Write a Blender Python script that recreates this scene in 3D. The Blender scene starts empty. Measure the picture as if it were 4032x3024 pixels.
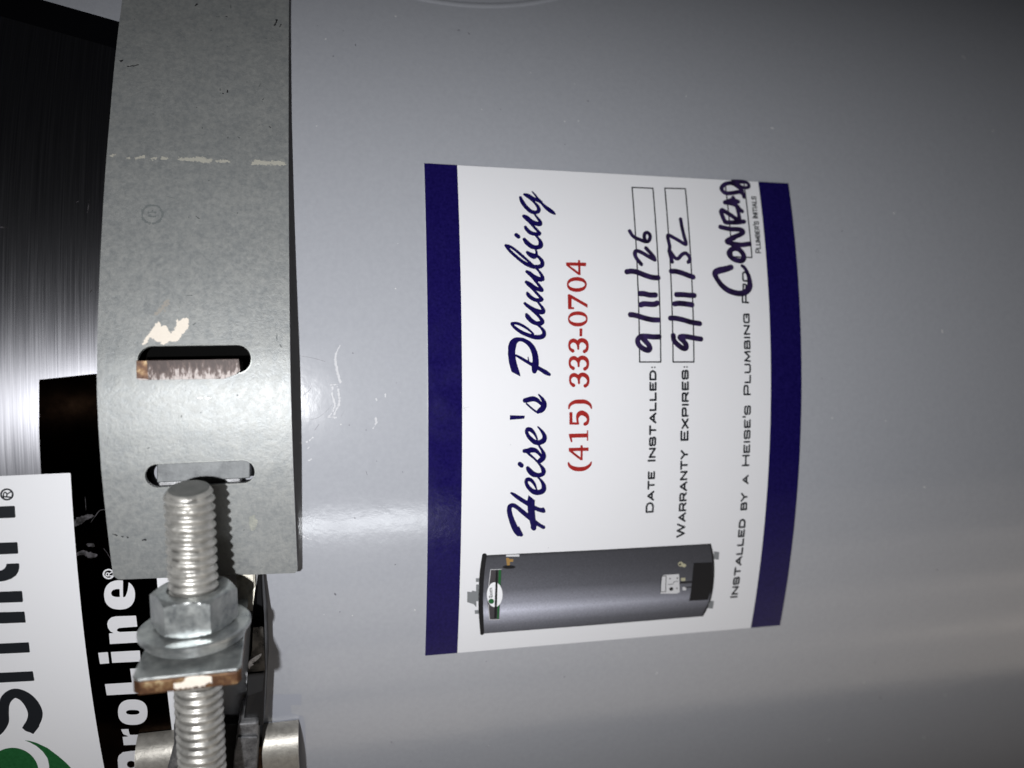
import bpy, bmesh, math, random
import numpy as np
from mathutils import Vector, Matrix

random.seed(7)
rng = np.random.default_rng(7)
sc = bpy.context.scene
COL = sc.collection
U = 0.001            # everything below is in millimetres
R = 230.0            # radius of the heater jacket

# ------------------------------------------------------------------ camera
RV = (-0.003267599, -0.218143073, -0.024578929)
DIST, FPX = 176.64527, 3000.0
def rotm(v):
    v = np.array(v, float); th = np.linalg.norm(v); k = v / th
    K = np.array([[0, -k[2], k[1]], [k[2], 0, -k[0]], [-k[1], k[0], 0]])
    return np.eye(3) + math.sin(th) * K + (1 - math.cos(th)) * K @ K
CM = np.column_stack([[0, 0, -1], [1, 0, 0], [0, -1, 0]]).astype(float) @ rotm(RV)
CC = np.array([0.0, -(R + DIST), 0.0])
cam_d = bpy.data.cameras.new('camera')
cam = bpy.data.objects.new('camera', cam_d); COL.objects.link(cam)
cam_d.sensor_width = 36.0; cam_d.lens = 36.0 * FPX / 4032.0
cam_d.clip_start = 0.005; cam_d.clip_end = 20
mw = Matrix([list(CM[i]) + [CC[i] * U] for i in range(3)] + [[0, 0, 0, 1]])
cam.matrix_world = mw
cam_d.dof.use_dof = True; cam_d.dof.focus_distance = 0.171; cam_d.dof.aperture_fstop = 8.5
sc.camera = cam

# ------------------------------------------------------------------ light
w = bpy.data.worlds.new('World'); sc.world = w; w.use_nodes = True
w.node_tree.nodes['Background'].inputs[0].default_value = (0.85, 0.88, 1.0, 1)
w.node_tree.nodes['Background'].inputs[1].default_value = 0.005
def area(name, loc, aim, size, power, col, shape='DISK', size_y=None, spread=180):
    d = bpy.data.lights.new(name, 'AREA'); d.shape = shape; d.size = size * U
    if size_y: d.size_y = size_y * U
    d.energy = power; d.color = col; d.spread = math.radians(spread)
    o = bpy.data.objects.new(name, d); COL.objects.link(o)
    o.location = Vector(loc) * U
    o.rotation_euler = (Vector(aim) - Vector(loc)).to_track_quat('-Z', 'Y').to_euler()
    return o
area('phone_flash', (-12, -398, 38), (-2, -230, -70), 5, 0.292, (0.985, 0.99, 1.0), spread=150)
area('lamp_strip', (-300, -770, -14), (-32, -228, 0), 24, 0.135, (0.93, 0.96, 1.0), 'RECTANGLE', 150)
for ang, pw in ((-66, 0.24), (-53, 0.25), (-40, 0.17), (-27, 0.08)):      # added unseen panels mimicking warm lit surroundings, dimmer towards the camera
    ca, sa = math.cos(math.radians(ang)), math.sin(math.radians(ang))
    area('room_glow_panel', (-90 + 600 * sa, -210 - 600 * ca, -410), (-90, -210, -190), 140, pw, (1.0, 0.88, 0.76), 'RECTANGLE', 1020)
area('room_glow_panel', (-640, -440, 210), (-90, -210, 30), 170, 0.04, (1.0, 0.84, 0.68), 'RECTANGLE', 760)  # dimmer panel added higher up so the strap ends reflect warm light
sc.cycles.caustics_reflective = False; sc.cycles.caustics_refractive = False
sc.view_settings.view_transform = 'Standard'; sc.view_settings.look = 'None'
sc.view_settings.exposure = 0.0; sc.view_settings.gamma = 1.0

# ------------------------------------------------------------------ materials
def mat(name, col, rough=0.5, metal=0.0, spec=0.5, coat=0.0, aniso=0.0):
    m = bpy.data.materials.new(name); m.use_nodes = True
    b = m.node_tree.nodes['Principled BSDF']
    b.inputs['Base Color'].default_value = (*col, 1)
    b.inputs['Roughness'].default_value = rough
    b.inputs['Metallic'].default_value = metal
    b.inputs['Specular IOR Level'].default_value = spec
    b.inputs['Coat Weight'].default_value = coat
    b.inputs['Anisotropic'].default_value = aniso
    return m
def N(m, t, **k):
    n = m.node_tree.nodes.new(t)
    for a, v in k.items(): setattr(n, a, v)
    return n
def lk(m, a, b): m.node_tree.links.new(a, b)
def coords(m, scale=(1, 1, 1)):
    tc = N(m, 'ShaderNodeTexCoord'); mp = N(m, 'ShaderNodeMapping')
    mp.inputs['Scale'].default_value = scale
    lk(m, tc.outputs['Object'], mp.inputs['Vector']); return mp.outputs['Vector']
def noise(m, vec, scale, detail=4, rough=0.6):
    n = N(m, 'ShaderNodeTexNoise'); n.inputs['Scale'].default_value = scale
    n.inputs['Detail'].default_value = detail; n.inputs['Roughness'].default_value = rough
    lk(m, vec, n.inputs['Vector']); return n.outputs['Fac']
def ramp(m, fac, stops):
    r = N(m, 'ShaderNodeValToRGB'); e = r.color_ramp.elements
    while len(e) < len(stops): e.new(0.5)
    for i, (p, c) in enumerate(stops):
        e[i].position = p; e[i].color = (*c, 1) if len(c) == 3 else c
    lk(m, fac, r.inputs['Fac']); return r.outputs['Color']
def bump(m, h, strength, dist):
    b = N(m, 'ShaderNodeBump'); b.inputs['Strength'].default_value = strength
    b.inputs['Distance'].default_value = dist
    lk(m, h, b.inputs['Height'])
    lk(m, b.outputs['Normal'], m.node_tree.nodes['Principled BSDF'].inputs['Normal']); return b
def setin(m, sock, out): lk(m, out, m.node_tree.nodes['Principled BSDF'].inputs[sock])
def g3(v): return (v, v, v)

M_tank = mat('grey_satin_paint', (0.30, 0.305, 0.335), 0.6, 0.0, 0.15, coat=1.0)
M_tank.node_tree.nodes['Principled BSDF'].inputs['Coat IOR'].default_value = 1.75
M_tank.node_tree.nodes['Principled BSDF'].inputs['Coat Roughness'].default_value = 0.13
v = coords(M_tank)
f1 = noise(M_tank, v, 900, 3)
setin(M_tank, 'Base Color', ramp(M_tank, f1, [(0.3, (0.362, 0.374, 0.410)), (0.7, (0.388, 0.400, 0.436))]))
setin(M_tank, 'Coat Roughness', ramp(M_tank, noise(M_tank, v, 45, 6, 0.7), [(0.35, g3(0.11)), (0.7, g3(0.17))]))
setin(M_tank, 'Roughness', ramp(M_tank, noise(M_tank, v, 60, 5), [(0.3, g3(0.52)), (0.75, g3(0.60))]))
bt = bump(M_tank, noise(M_tank, v, 380, 4, 0.65), 0.30, 0.00010)
lk(M_tank, bt.outputs['Normal'], M_tank.node_tree.nodes['Principled BSDF'].inputs['Coat Normal'])

M_paper = mat('white_sticker_paper', (0.735, 0.738, 0.765), 0.38, 0, 0.3)
v = coords(M_paper); bump(M_paper, noise(M_paper, v, 500, 3), 0.15, 0.0001)
M_navy = mat('navy_print', (0.0095, 0.006, 0.058), 0.30, 0, 0.3)
v = coords(M_navy)
setin(M_navy, 'Base Color', ramp(M_navy, noise(M_navy, v, 1600, 3), [(0.3, (0.0045, 0.0028, 0.050)), (0.7, (0.010, 0.0065, 0.080))]))
setin(M_navy, 'Roughness', ramp(M_navy, noise(M_navy, v, 160, 5), [(0.3, g3(0.14)), (0.75, g3(0.28))]))
bump(M_navy, noise(M_navy, v, 700, 3), 0.3, 0.0001)
M_red = mat('red_print', (0.30, 0.012, 0.010), 0.45, 0, 0.3)
v = coords(M_red); setin(M_red, 'Base Color', ramp(M_red, noise(M_red, v, 1800, 3), [(0.3, (0.25, 0.008, 0.008)), (0.7, (0.35, 0.02, 0.016))]))
M_ink = mat('black_print', (0.012, 0.014, 0.018), 0.45, 0, 0.3)
M_marker = mat('purple_black_marker', (0.012, 0.006, 0.035), 0.42, 0, 0.3)
v = coords(M_marker); setin(M_marker, 'Base Color', ramp(M_marker, noise(M_marker, v, 420, 4), [(0.32, (0.006, 0.003, 0.016)), (0.7, (0.030, 0.016, 0.075))]))

M_black = mat('gloss_black_print', (0.003, 0.003, 0.0035), 0.2, 0, 0.35)
v = coords(M_black)
fb = noise(M_black, v, 55, 6, 0.65)
setin(M_black, 'Base Color', ramp(M_black, fb, [(0.52, (0.0022, 0.0022, 0.003)), (0.72, (0.013, 0.007, 0.0045))]))
setin(M_black, 'Roughness', ramp(M_black, noise(M_black, v, 80, 6), [(0.3, g3(0.10)), (0.75, g3(0.26))]))
M_band = mat('black_brushed_film', (0.030, 0.016, 0.009), 0.24, 1.0, 0.5, aniso=0.95)
bb_ = M_band.node_tree.nodes['Principled BSDF']; bb_.inputs['Anisotropic Rotation'].default_value = 0.25
tg = N(M_band, 'ShaderNodeTangent', direction_type='RADIAL', axis='Z'); lk(M_band, tg.outputs[0], bb_.inputs['Tangent'])
v = coords(M_band)
setin(M_band, 'Base Color', ramp(M_band, noise(M_band, v, 55, 6, 0.65), [(0.45, (0.006, 0.0034, 0.002)), (0.75, (0.024, 0.013, 0.008))]))
setin(M_band, 'Roughness', ramp(M_band, noise(M_band, v, 160, 5), [(0.3, g3(0.08)), (0.75, g3(0.12))]))
M_label_white = mat('white_label_film', (0.84, 0.845, 0.875), 0.35, 0, 0.35)
M_green = mat('green_logo_ink', (0.013, 0.105, 0.030), 0.4, 0, 0.3)
v = coords(M_green); setin(M_green, 'Base Color', ramp(M_green, noise(M_green, v, 1500, 3), [(0.3, (0.010, 0.09, 0.024)), (0.7, (0.018, 0.125, 0.038))]))
M_white_ink = mat('white_label_ink', (0.72, 0.72, 0.75), 0.4, 0, 0.3)

M_brush = mat('brushed_metal_film', (0.55, 0.545, 0.58), 0.30, 1.0, 0.5, aniso=0.7)
M_brush.node_tree.nodes['Principled BSDF'].inputs['Anisotropic Rotation'].default_value = 0.25
tg = N(M_brush, 'ShaderNodeTangent', direction_type='RADIAL', axis='Z'); lk(M_brush, tg.outputs[0], M_brush.node_tree.nodes['Principled BSDF'].inputs['Tangent'])
v = coords(M_brush, (1.0, 1.0, 160.0))
tcn = N(M_brush, 'ShaderNodeTexCoord')
# brushing runs around the jacket: fine lines stacked along the heater axis
sep = N(M_brush, 'ShaderNodeSeparateXYZ'); lk(M_brush, tcn.outputs['Object'], sep.inputs[0])
cmb = N(M_brush, 'ShaderNodeCombineXYZ')
mx = N(M_brush, 'ShaderNodeMath', operation='MULTIPLY'); mx.inputs[1].default_value = 30; lk(M_brush, sep.outputs['X'], mx.inputs[0])
mz = N(M_brush, 'ShaderNodeMath', operation='MULTIPLY'); mz.inputs[1].default_value = 3800; lk(M_brush, sep.outputs['Z'], mz.inputs[0])
lk(M_brush, mx.outputs[0], cmb.inputs['X']); lk(M_brush, mz.outputs[0], cmb.inputs['Z'])
nb = noise(M_brush, cmb.outputs[0], 1.0, 4, 0.7)
setin(M_brush, 'Base Color', ramp(M_brush, nb, [(0.25, (0.27, 0.27, 0.30)), (0.55, (0.42, 0.42, 0.45)), (0.8, (0.60, 0.60, 0.64))]))
setin(M_brush, 'Roughness', ramp(M_brush, nb, [(0.3, g3(0.33)), (0.8, g3(0.43))]))

def galv(name, dark, light, rough, metal, scale=420):
    m = mat(name, dark, rough, metal, 0.5)
    v = coords(m)
    n1 = noise(m, v, scale, 6, 0.72); n2 = noise(m, v, scale * 0.17, 3, 0.55)
    mixn = N(m, 'ShaderNodeMath', operation='MULTIPLY_ADD'); mixn.inputs[1].default_value = 0.8; lk(m, n1, mixn.inputs[0])
    m2 = N(m, 'ShaderNodeMath', operation='MULTIPLY'); m2.inputs[1].default_value = 0.2; lk(m, n2, m2.inputs[0]); lk(m, m2.outputs[0], mixn.inputs[2])
    vo = N(m, 'ShaderNodeTexVoronoi'); vo.inputs['Scale'].default_value = scale * 0.55; lk(m, v, vo.inputs['Vector'])
    hsv = N(m, 'ShaderNodeSeparateColor'); lk(m, vo.outputs['Color'], hsv.inputs[0])
    vs = N(m, 'ShaderNodeMath', operation='MULTIPLY_ADD'); vs.inputs[1].default_value = 0.09; lk(m, hsv.outputs[0], vs.inputs[0]); vs.inputs[2].default_value = -0.045
    vm = N(m, 'ShaderNodeMath', operation='ADD'); lk(m, vs.outputs[0], vm.inputs[0]); lk(m, mixn.outputs[0], vm.inputs[1])
    vx = coords(m, (1.0, 1.0, 12.0)); rl = noise(m, vx, 120, 3, 0.6)
    rm = N(m, 'ShaderNodeMath', operation='MULTIPLY_ADD'); rm.inputs[1].default_value = 0.12; lk(m, rl, rm.inputs[0]); lk(m, vm.outputs[0], rm.inputs[2])
    r2_ = N(m, 'ShaderNodeMath', operation='SUBTRACT'); r2_.inputs[1].default_value = 0.06; lk(m, rm.outputs[0], r2_.inputs[0])
    setin(m, 'Base Color', ramp(m, r2_.outputs[0], [(0.36, dark), (0.66, light)]))
    setin(m, 'Roughness', ramp(m, n1, [(0.3, g3(rough - 0.05)), (0.75, g3(rough + 0.12))]))
    bump(m, n1, 0.7, 0.00012)
    return m
M_galv = galv('galvanised_steel', (0.255, 0.268, 0.272), (0.345, 0.353, 0.345), 0.45, 0.36, 900)
M_zinc = galv('zinc_plated_steel', (0.25, 0.27, 0.277), (0.58, 0.60, 0.585), 0.31, 0.76, 260)
M_rod = galv('bright_zinc_rod', (0.46, 0.455, 0.435), (0.68, 0.67, 0.635), 0.36, 0.66, 420)
_pb = M_rod.node_tree.nodes['Principled BSDF']; _src = _pb.inputs['Base Color'].links[0].from_socket
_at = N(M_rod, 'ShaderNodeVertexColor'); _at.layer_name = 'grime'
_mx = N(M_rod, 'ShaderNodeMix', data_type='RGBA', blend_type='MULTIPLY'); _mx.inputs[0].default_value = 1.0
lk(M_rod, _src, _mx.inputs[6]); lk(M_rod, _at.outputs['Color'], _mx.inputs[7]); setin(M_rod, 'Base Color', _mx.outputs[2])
M_endface = galv('shaded_rod_end', (0.13, 0.135, 0.13), (0.22, 0.22, 0.21), 0.5, 0.4, 300)  # darker copy of the zinc, painting the end face's unlit tone
M_wornshade = galv('worn_shaded_steel', (0.020, 0.020, 0.022), (0.16, 0.15, 0.135), 0.28, 0.7, 300)  # worn steel of the bar; on the hook tab it paints shade
M_cheek = galv('grey_bracket_steel', (0.07, 0.072, 0.078), (0.36, 0.36, 0.37), 0.36, 0.6, 260)
M_cheek2 = galv('slot_plate_steel', (0.08, 0.085, 0.09), (0.22, 0.23, 0.235), 0.5, 0.35, 300)
M_slotshade = mat('slot_shade_black', (0.003, 0.003, 0.003), 0.9, 0, 0.05)  # painted shade seen through the upper slot
M_darksteel = mat('dark_cut_edge', (0.012, 0.012, 0.013), 0.4, 0.3, 0.4)
M_rust = mat('rusty_cut_edge', (0.20, 0.07, 0.03), 0.5, 0.35, 0.5)
v = coords(M_rust)
setin(M_rust, 'Base Color', ramp(M_rust, noise(M_rust, v, 420, 5, 0.7), [(0.34, (0.045, 0.018, 0.010)), (0.50, (0.11, 0.050, 0.022)), (0.60, (0.20, 0.11, 0.05)), (0.70, (0.42, 0.32, 0.18))]))
bump(M_rust, noise(M_rust, v, 600, 4), 0.7, 0.0002)
M_rustpaint = mat('rust_with_white_smears', (0.3, 0.2, 0.17), 0.5, 0.0, 0.4)
v = coords(M_rustpaint, (1, 1, 2.6))
sepx = N(M_rustpaint, 'ShaderNodeSeparateXYZ'); tco = N(M_rustpaint, 'ShaderNodeTexCoord'); lk(M_rustpaint, tco.outputs['Object'], sepx.inputs[0])
mr = N(M_rustpaint, 'ShaderNodeMapRange'); mr.inputs['From Min'].default_value = 0.0056; mr.inputs['From Max'].default_value = 0.0014
mr.inputs['To Min'].default_value = -0.13; mr.inputs['To Max'].default_value = 0.19; lk(M_rustpaint, sepx.outputs['X'], mr.inputs['Value'])
ad = N(M_rustpaint, 'ShaderNodeMath', operation='ADD'); lk(M_rustpaint, mr.outputs[0], ad.inputs[0]); lk(M_rustpaint, noise(M_rustpaint, v, 420, 5, 0.72), ad.inputs[1])
setin(M_rustpaint, 'Base Color', ramp(M_rustpaint, ad.outputs[0], [(0.42, (0.040, 0.020, 0.016)), (0.56, (0.10, 0.062, 0.052)), (0.66, (0.50, 0.44, 0.42))]))
M_chip = mat('cream_paint_smear', (0.80, 0.73, 0.64), 0.6, 0, 0.3)
v = coords(M_chip); bump(M_chip, noise(M_chip, v, 500, 4), 0.5, 0.0002)
M_chip2 = mat('thin_paint_dash', (0.40, 0.39, 0.34), 0.6, 0, 0.3)
M_film2 = mat('faint_tan_smear', (0.34, 0.32, 0.29), 0.5, 0.2, 0.3)
M_scuff = mat('dark_scuff', (0.02, 0.02, 0.022), 0.5, 0.2, 0.3)
M_stamp = mat('faint_stamp', (0.205, 0.222, 0.224), 0.5, 0.38, 0.4)
M_scratch = mat('glue_streak', (0.60, 0.605, 0.63), 0.12, 0, 1.0)
M_scratch_dark = mat('hairline_scratch', (0.16, 0.16, 0.18), 0.4, 0, 0.4)
M_rub_glint = mat('silver_rub_glint', (0.04, 0.037, 0.040), 0.45, 0.2, 0.4)  # scuffs, with brownish reflections of the band painted in as marks
v = coords(M_rub_glint); setin(M_rub_glint, 'Base Color', ramp(M_rub_glint, noise(M_rub_glint, v, 700, 5, 0.7), [(0.42, (0.006, 0.005, 0.005)), (0.62, (0.085, 0.08, 0.088))]))
M_clear = mat('clear_film_edge', (0.34, 0.355, 0.405), 0.2, 0, 0.5)
M_print = bpy.data.materials.new('halftone_picture_print'); M_print.use_nodes = True
pb = M_print.node_tree.nodes['Principled BSDF']; pb.inputs['Roughness'].default_value = 0.42
pb.inputs['Specular IOR Level'].default_value = 0.3
at = N(M_print, 'ShaderNodeVertexColor'); at.layer_name = 'ink'
v = coords(M_print)
mixc = N(M_print, 'ShaderNodeMix', data_type='RGBA', blend_type='MULTIPLY'); mixc.inputs[0].default_value = 1.0
lk(M_print, at.outputs['Color'], mixc.inputs[6])
lk(M_print, ramp(M_print, noise(M_print, v, 2600, 2), [(0.3, g3(0.88)), (0.7, g3(1.14))]), mixc.inputs[7])
setin(M_print, 'Base Color', mixc.outputs[2])

# ------------------------------------------------------------------ scene helpers
def tag(o, label=None, cat=None, group=None, kind=None):
    if label: o['label'] = label
    if cat: o['category'] = cat
    if group: o['group'] = group
    if kind: o['kind'] = kind
    return o
def thing(name, label, cat, loc=(0, 0, 0), group=None):
    o = bpy.data.objects.new(name, None); COL.objects.link(o); o.empty_display_size = 0.01
    o.location = Vector(loc) * U
    tag(o, label, cat, group); return o
def link(name, me, m, parent=None):
    me.materials.append(m) if m else None
    o = bpy.data.objects.new(name, me); COL.objects.link(o)
    if parent is not None:
        o.parent = parent
        if parent.parent is None: o.matrix_parent_inverse = Matrix.Translation(-parent.location)
    return o
def cyl(s, z, h):
    a = s / R; r = R + h
    return (r * math.sin(a) * U, -r * math.cos(a) * U, z * U)

# photograph pixel (4032 x 3024) -> point on the jacket at height h, as (arc s, axis z)
def uv(p, h=0.0):
    p = np.atleast_2d(np.asarray(p, float)); rr = R + h
    dc = np.stack([(p[:, 0] - 2016) / FPX, -(p[:, 1] - 1512) / FPX, -np.ones(len(p))], 1)
    D = dc @ CM.T
    a = (D[:, :2] ** 2).sum(1); b = 2 * (D[:, :2] @ CC[:2]); c = CC[:2] @ CC[:2] - rr * rr
    t = (-b - np.sqrt(np.maximum(b * b - 4 * a * c, 0))) / 2 / a
    X = CC + t[:, None] * D
    return np.stack([R * np.arctan2(X[:, 0], -X[:, 1]), X[:, 2]], 1)
def pxmm(x, y, h=0.0):
    q = uv([(x, y), (x + 10, y), (x, y + 10)], h)
    return 10.0 / math.sqrt(np.linalg.norm(q[1] - q[0]) * np.linalg.norm(q[2] - q[0]))

FAT = [1.0]
class Z:     # a reading frame: enlarged crop of the photograph with origin and scale
    def __init__(s, ox, oy, k, h=0.0): s.ox, s.oy, s.k, s.h = ox, oy, k, h
    def pts(s, P): return uv([(s.ox + p[0] / s.k, s.oy + p[1] / s.k) for p in P], s.h)
    def stroke(s, P, wd=None, smooth=True, closed=False, fat=1.0):
        q = s.pts(P)
        cx = s.ox + P[len(P) // 2][0] / s.k; cy = s.oy + P[len(P) // 2][1] / s.k
        sc_ = 1.0 / s.k / pxmm(cx, cy, s.h)
        r = np.array([(p[2] if len(p) > 2 else wd) for p in P]) * 0.5 * sc_ * FAT[0]
        a = np.column_stack([q, r])
        if smooth and len(a) > 2: a = catmull(a, closed)
        return ('stroke', a)
    def poly(s, P): return ('poly', s.pts(P))
    def ell(s, cx, cy, rx, ry, n=48, e=2.0):
        P = []
        for i in range(n):
            t = 2 * math.pi * i / n; c, d = math.cos(t), math.sin(t)
            P.append((cx + rx * math.copysign(abs(c) ** (2 / e), c), cy + ry * math.copysign(abs(d) ** (2 / e), d)))
        return s.poly(P)
def catmull(a, closed=False, n=7):
    if closed: A = np.vstack([a[-1], a, a[0], a[1]])
    else: A = np.vstack([2 * a[0] - a[1], a, 2 * a[-1] - a[-2]])
    out = []
    for i in range(1, len(A) - 2):
        p0, p1, p2, p3 = A[i - 1], A[i], A[i + 1], A[i + 2]
        for t in np.linspace(0, 1, n, endpoint=False):
            out.append(0.5 * ((2 * p1) + (p2 - p0) * t + (2 * p0 - 5 * p1 + 4 * p2 - p3) * t * t + (3 * p1 - p0 - 3 * p2 + p3) * t ** 3))
    out.append(A[-2]); out = np.array(out)
    out[:, 2] = np.clip(out[:, 2], a[:, 2].min(), a[:, 2].max())
    return out

def field(shapes, g, pad=0.6):
    """signed distance of the union of strokes and polygons ('sub' cuts) on an (s, z) grid"""
    lo = np.array([1e9, 1e9]); hi = -lo
    for sh in shapes:
        if sh[0] == 'sub': continue
        p = sh[1][:, :2]; r = sh[1][:, 2].max() if sh[0] == 'stroke' else 0
        lo = np.minimum(lo, p.min(0) - r); hi = np.maximum(hi, p.max(0) + r)
    lo -= pad; hi += pad
    n = np.ceil((hi - lo) / g).astype(int) + 1
    X = lo[0] + g * np.arange(n[0]); Y = lo[1] + g * np.arange(n[1])
    F = np.full(n, 5.0)
    def sub(l, h):
        i0, j0 = np.maximum(((l - lo) / g).astype(int) - 2, 0); i1, j1 = np.minimum(((h - lo) / g).astype(int) + 4, n)
        return slice(i0, i1), slice(j0, j1)
    def polyd(p):
        m = 3 * g
        sl = sub(p.min(0) - m, p.max(0) + m)
        gx, gy = np.meshgrid(X[sl[0]], Y[sl[1]], indexing='ij')
        d = np.full(gx.shape, 1e9); ins = np.zeros(gx.shape, bool)
        for k in range(len(p)):
            a, b = p[k], p[(k + 1) % len(p)]
            e = b - a; L = max(e @ e, 1e-12)
            t = np.clip(((gx - a[0]) * e[0] + (gy - a[1]) * e[1]) / L, 0, 1)
            d = np.minimum(d, np.hypot(gx - a[0] - t * e[0], gy - a[1] - t * e[1]))
            if a[1] != b[1]:
                c = ((a[1] > gy) != (b[1] > gy)) & (gx < (b[0] - a[0]) * (gy - a[1]) / (b[1] - a[1]) + a[0])
                ins ^= c
        return sl, np.where(ins, -d, d)
    for sh in shapes:
        if sh[0] == 'stroke':
            a = sh[1]; m = 3 * g
            for k in range(max(len(a) - 1, 1)):
                p, q = a[k], a[min(k + 1, len(a) - 1)]
                r = max(p[2], q[2]) + m
                sl = sub(np.minimum(p[:2], q[:2]) - r, np.maximum(p[:2], q[:2]) + r)
                gx, gy = np.meshgrid(X[sl[0]], Y[sl[1]], indexing='ij')
                e = q[:2] - p[:2]; L = max(e @ e, 1e-12)
                t = np.clip(((gx - p[0]) * e[0] + (gy - p[1]) * e[1]) / L, 0, 1)
                d = np.hypot(gx - p[0] - t * e[0], gy - p[1] - t * e[1]) - (p[2] + t * (q[2] - p[2]))
                F[sl] = np.minimum(F[sl], d)
        elif sh[0] == 'poly':
            sl, d = polyd(sh[1]); F[sl] = np.minimum(F[sl], d)
        elif sh[0] == 'sub':
            kind, a = sh[1]
            sl, d = polyd(a); F[sl] = np.maximum(F[sl], -d)
    return lo, F

def squares(lo, F, g, runs=True, maxrun=400):
    """marching squares -> (verts in s,z ; faces)"""
    nx, ny = F.shape; ins = F < 0
    cnt = ins[:-1, :-1].astype(int) + ins[1:, :-1] + ins[1:, 1:] + ins[:-1, 1:]
    V = []; idx = {}; faces = []
    def vid(key, x, y):
        k = idx.get(key)
        if k is None: k = idx[key] = len(V); V.append((x, y))
        return k
    def corner(i, j): return vid((i, j, 0), lo[0] + g * i, lo[1] + g * j)
    def edge(i, j, d):
        f0 = F[i, j]; f1 = F[i + (d == 1), j + (d == 2)]
        t = min(max(f0 / (f0 - f1), 0.02), 0.98)
        return vid((i, j, d), lo[0] + g * (i + (t if d == 1 else 0)), lo[1] + g * (j + (t if d == 2 else 0)))
    for i in range(nx - 1):
        row = cnt[i]
        nz = np.nonzero(row)[0]
        if len(nz) == 0: continue
        j = nz[0]; end = nz[-1]
        while j <= end:
            c = row[j]
            if c == 4:
                j2 = j
                if runs:
                    while j2 + 1 <= end and row[j2 + 1] == 4 and j2 - j < maxrun: j2 += 1
                faces.append((corner(i, j), corner(i + 1, j), corner(i + 1, j2 + 1), corner(i, j2 + 1)))
                j = j2 + 1; continue
            if c:
                cs = [(i, j), (i + 1, j), (i + 1, j + 1), (i, j + 1)]
                es = [(i, j, 1), (i + 1, j, 2), (i, j + 1, 1), (i, j, 2)]
                poly = []
                for k in range(4):
                    a, b = cs[k], cs[(k + 1) % 4]
                    if ins[a]: poly.append(corner(*a))
                    if ins[a] != ins[b]: poly.append(edge(*es[k]))
                if len(poly) > 2: faces.append(tuple(poly))
            j += 1
    return V, faces

def decal(name, shapes, m, parent, h, g=0.12, color=None, maxrun=400, rag=0.0, split=False):
    if split:
        for sh in shapes: decal(name, [sh], m, parent, h, g, color, maxrun, rag)
        return
    """thin printed or painted layer lying on the jacket at height h"""
    lo, F = field(shapes, g)
    if rag:
        n1 = rng.normal(size=F.shape); n2 = np.kron(rng.normal(size=(F.shape[0] // 3 + 1, F.shape[1] // 3 + 1)), np.ones((3, 3)))[:F.shape[0], :F.shape[1]]
        F = F + rag * (0.5 * n1 + 0.8 * n2)
    V, faces = squares(lo, F, g, True, maxrun)
    if not faces: return
    me = bpy.data.meshes.new(name)
    hf = h if callable(h) else (lambda s, z: h)
    me.from_pydata([cyl(s, z, hf(s, z)) for s, z in V], [], faces)
    if color:
        ca = me.color_attributes.new('ink', 'FLOAT_COLOR', 'POINT')
        for k, (s, z) in enumerate(V): ca.data[k].color = (*color(s, z), 1)
    me.shade_smooth(); me.update()
    return link(name, me, m, parent)

# ------------------------------------------------------------------ water heater
heater = thing('water_heater', 'large grey satin painted water heater tank filling the whole background', 'water heater', (0, 0, -900))
def grid_cyl(name, s0, s1, z0, z1, ns, nz, h, m, parent):
    V = []; F = []
    for i in range(ns + 1):
        for j in range(nz + 1): V.append(cyl(s0 + (s1 - s0) * i / ns, z0 + (z1 - z0) * j / nz, h))
    for i in range(ns):
        for j in range(nz):
            if s1 - s0 > 2 * math.pi * R - 1: pass
            a = i * (nz + 1) + j; F.append((a, a + nz + 1, a + nz + 2, a + 1))
    me = bpy.data.meshes.new(name); me.from_pydata(V, [], F); me.shade_smooth(); me.update()
    return link(name, me, m, parent)
def lathe(prof, seg, name, m, parent):
    V = []; F = []
    for (r, z) in prof:
        for k in range(seg):
            a = 2 * math.pi * k / seg; V.append((r * math.sin(a) * U, -r * math.cos(a) * U, z * U))
    for i in range(len(prof) - 1):
        for k in range(seg):
            k2 = (k + 1) % seg; F.append((i * seg + k, i * seg + k2, (i + 1) * seg + k2, (i + 1) * seg + k))
    me = bpy.data.meshes.new(name); me.from_pydata(V, [], F); me.shade_smooth(); me.update()
    return link(name, me, m, parent)
lathe([(0.1, -900), (R - 4, -900), (R, -896), (R, -890), (R, -600), (R, -300), (R, 0), (R, 290), (R, 300), (R - 3, 303), (R - 30, 308), (0.1, 310)], 1024, 'jacket', M_tank, heater)
# pressed circular rim near the side of the jacket, only its edge shows
pa, pb_, pc = uv([(1690, 0), (1905, 22), (2150, 0)])
def circ(a, b, c):
    A = np.array([b - a, c - a]) * 2; return np.linalg.solve(A, [b @ b - a @ a, c @ c - a @ a])
c0 = circ(pa, pb_, pc); rr0 = np.linalg.norm(pa - c0)
V = []; F = []; seg = 360; prof = [(-1.25, -0.05), (-0.8, 0.08), (-0.35, 0.16), (0.2, 0.15), (0.7, 0.07), (1.15, -0.05)]
for k in range(seg):
    a = 2 * math.pi * k / seg
    for (dr, hh) in prof: V.append(cyl(c0[0] + (rr0 + dr) * math.sin(a), c0[1] + (rr0 + dr) * math.cos(a), hh))
for k in range(seg):
    for j in range(len(prof) - 1):
        a = k * len(prof) + j; b = ((k + 1) % seg) * len(prof) + j; F.append((a, a + 1, b + 1, b))
me = bpy.data.meshes.new('raised_rim'); me.from_pydata(V, [], F); me.shade_smooth(); me.update()
link('raised_rim', me, M_tank, heater)
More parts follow.
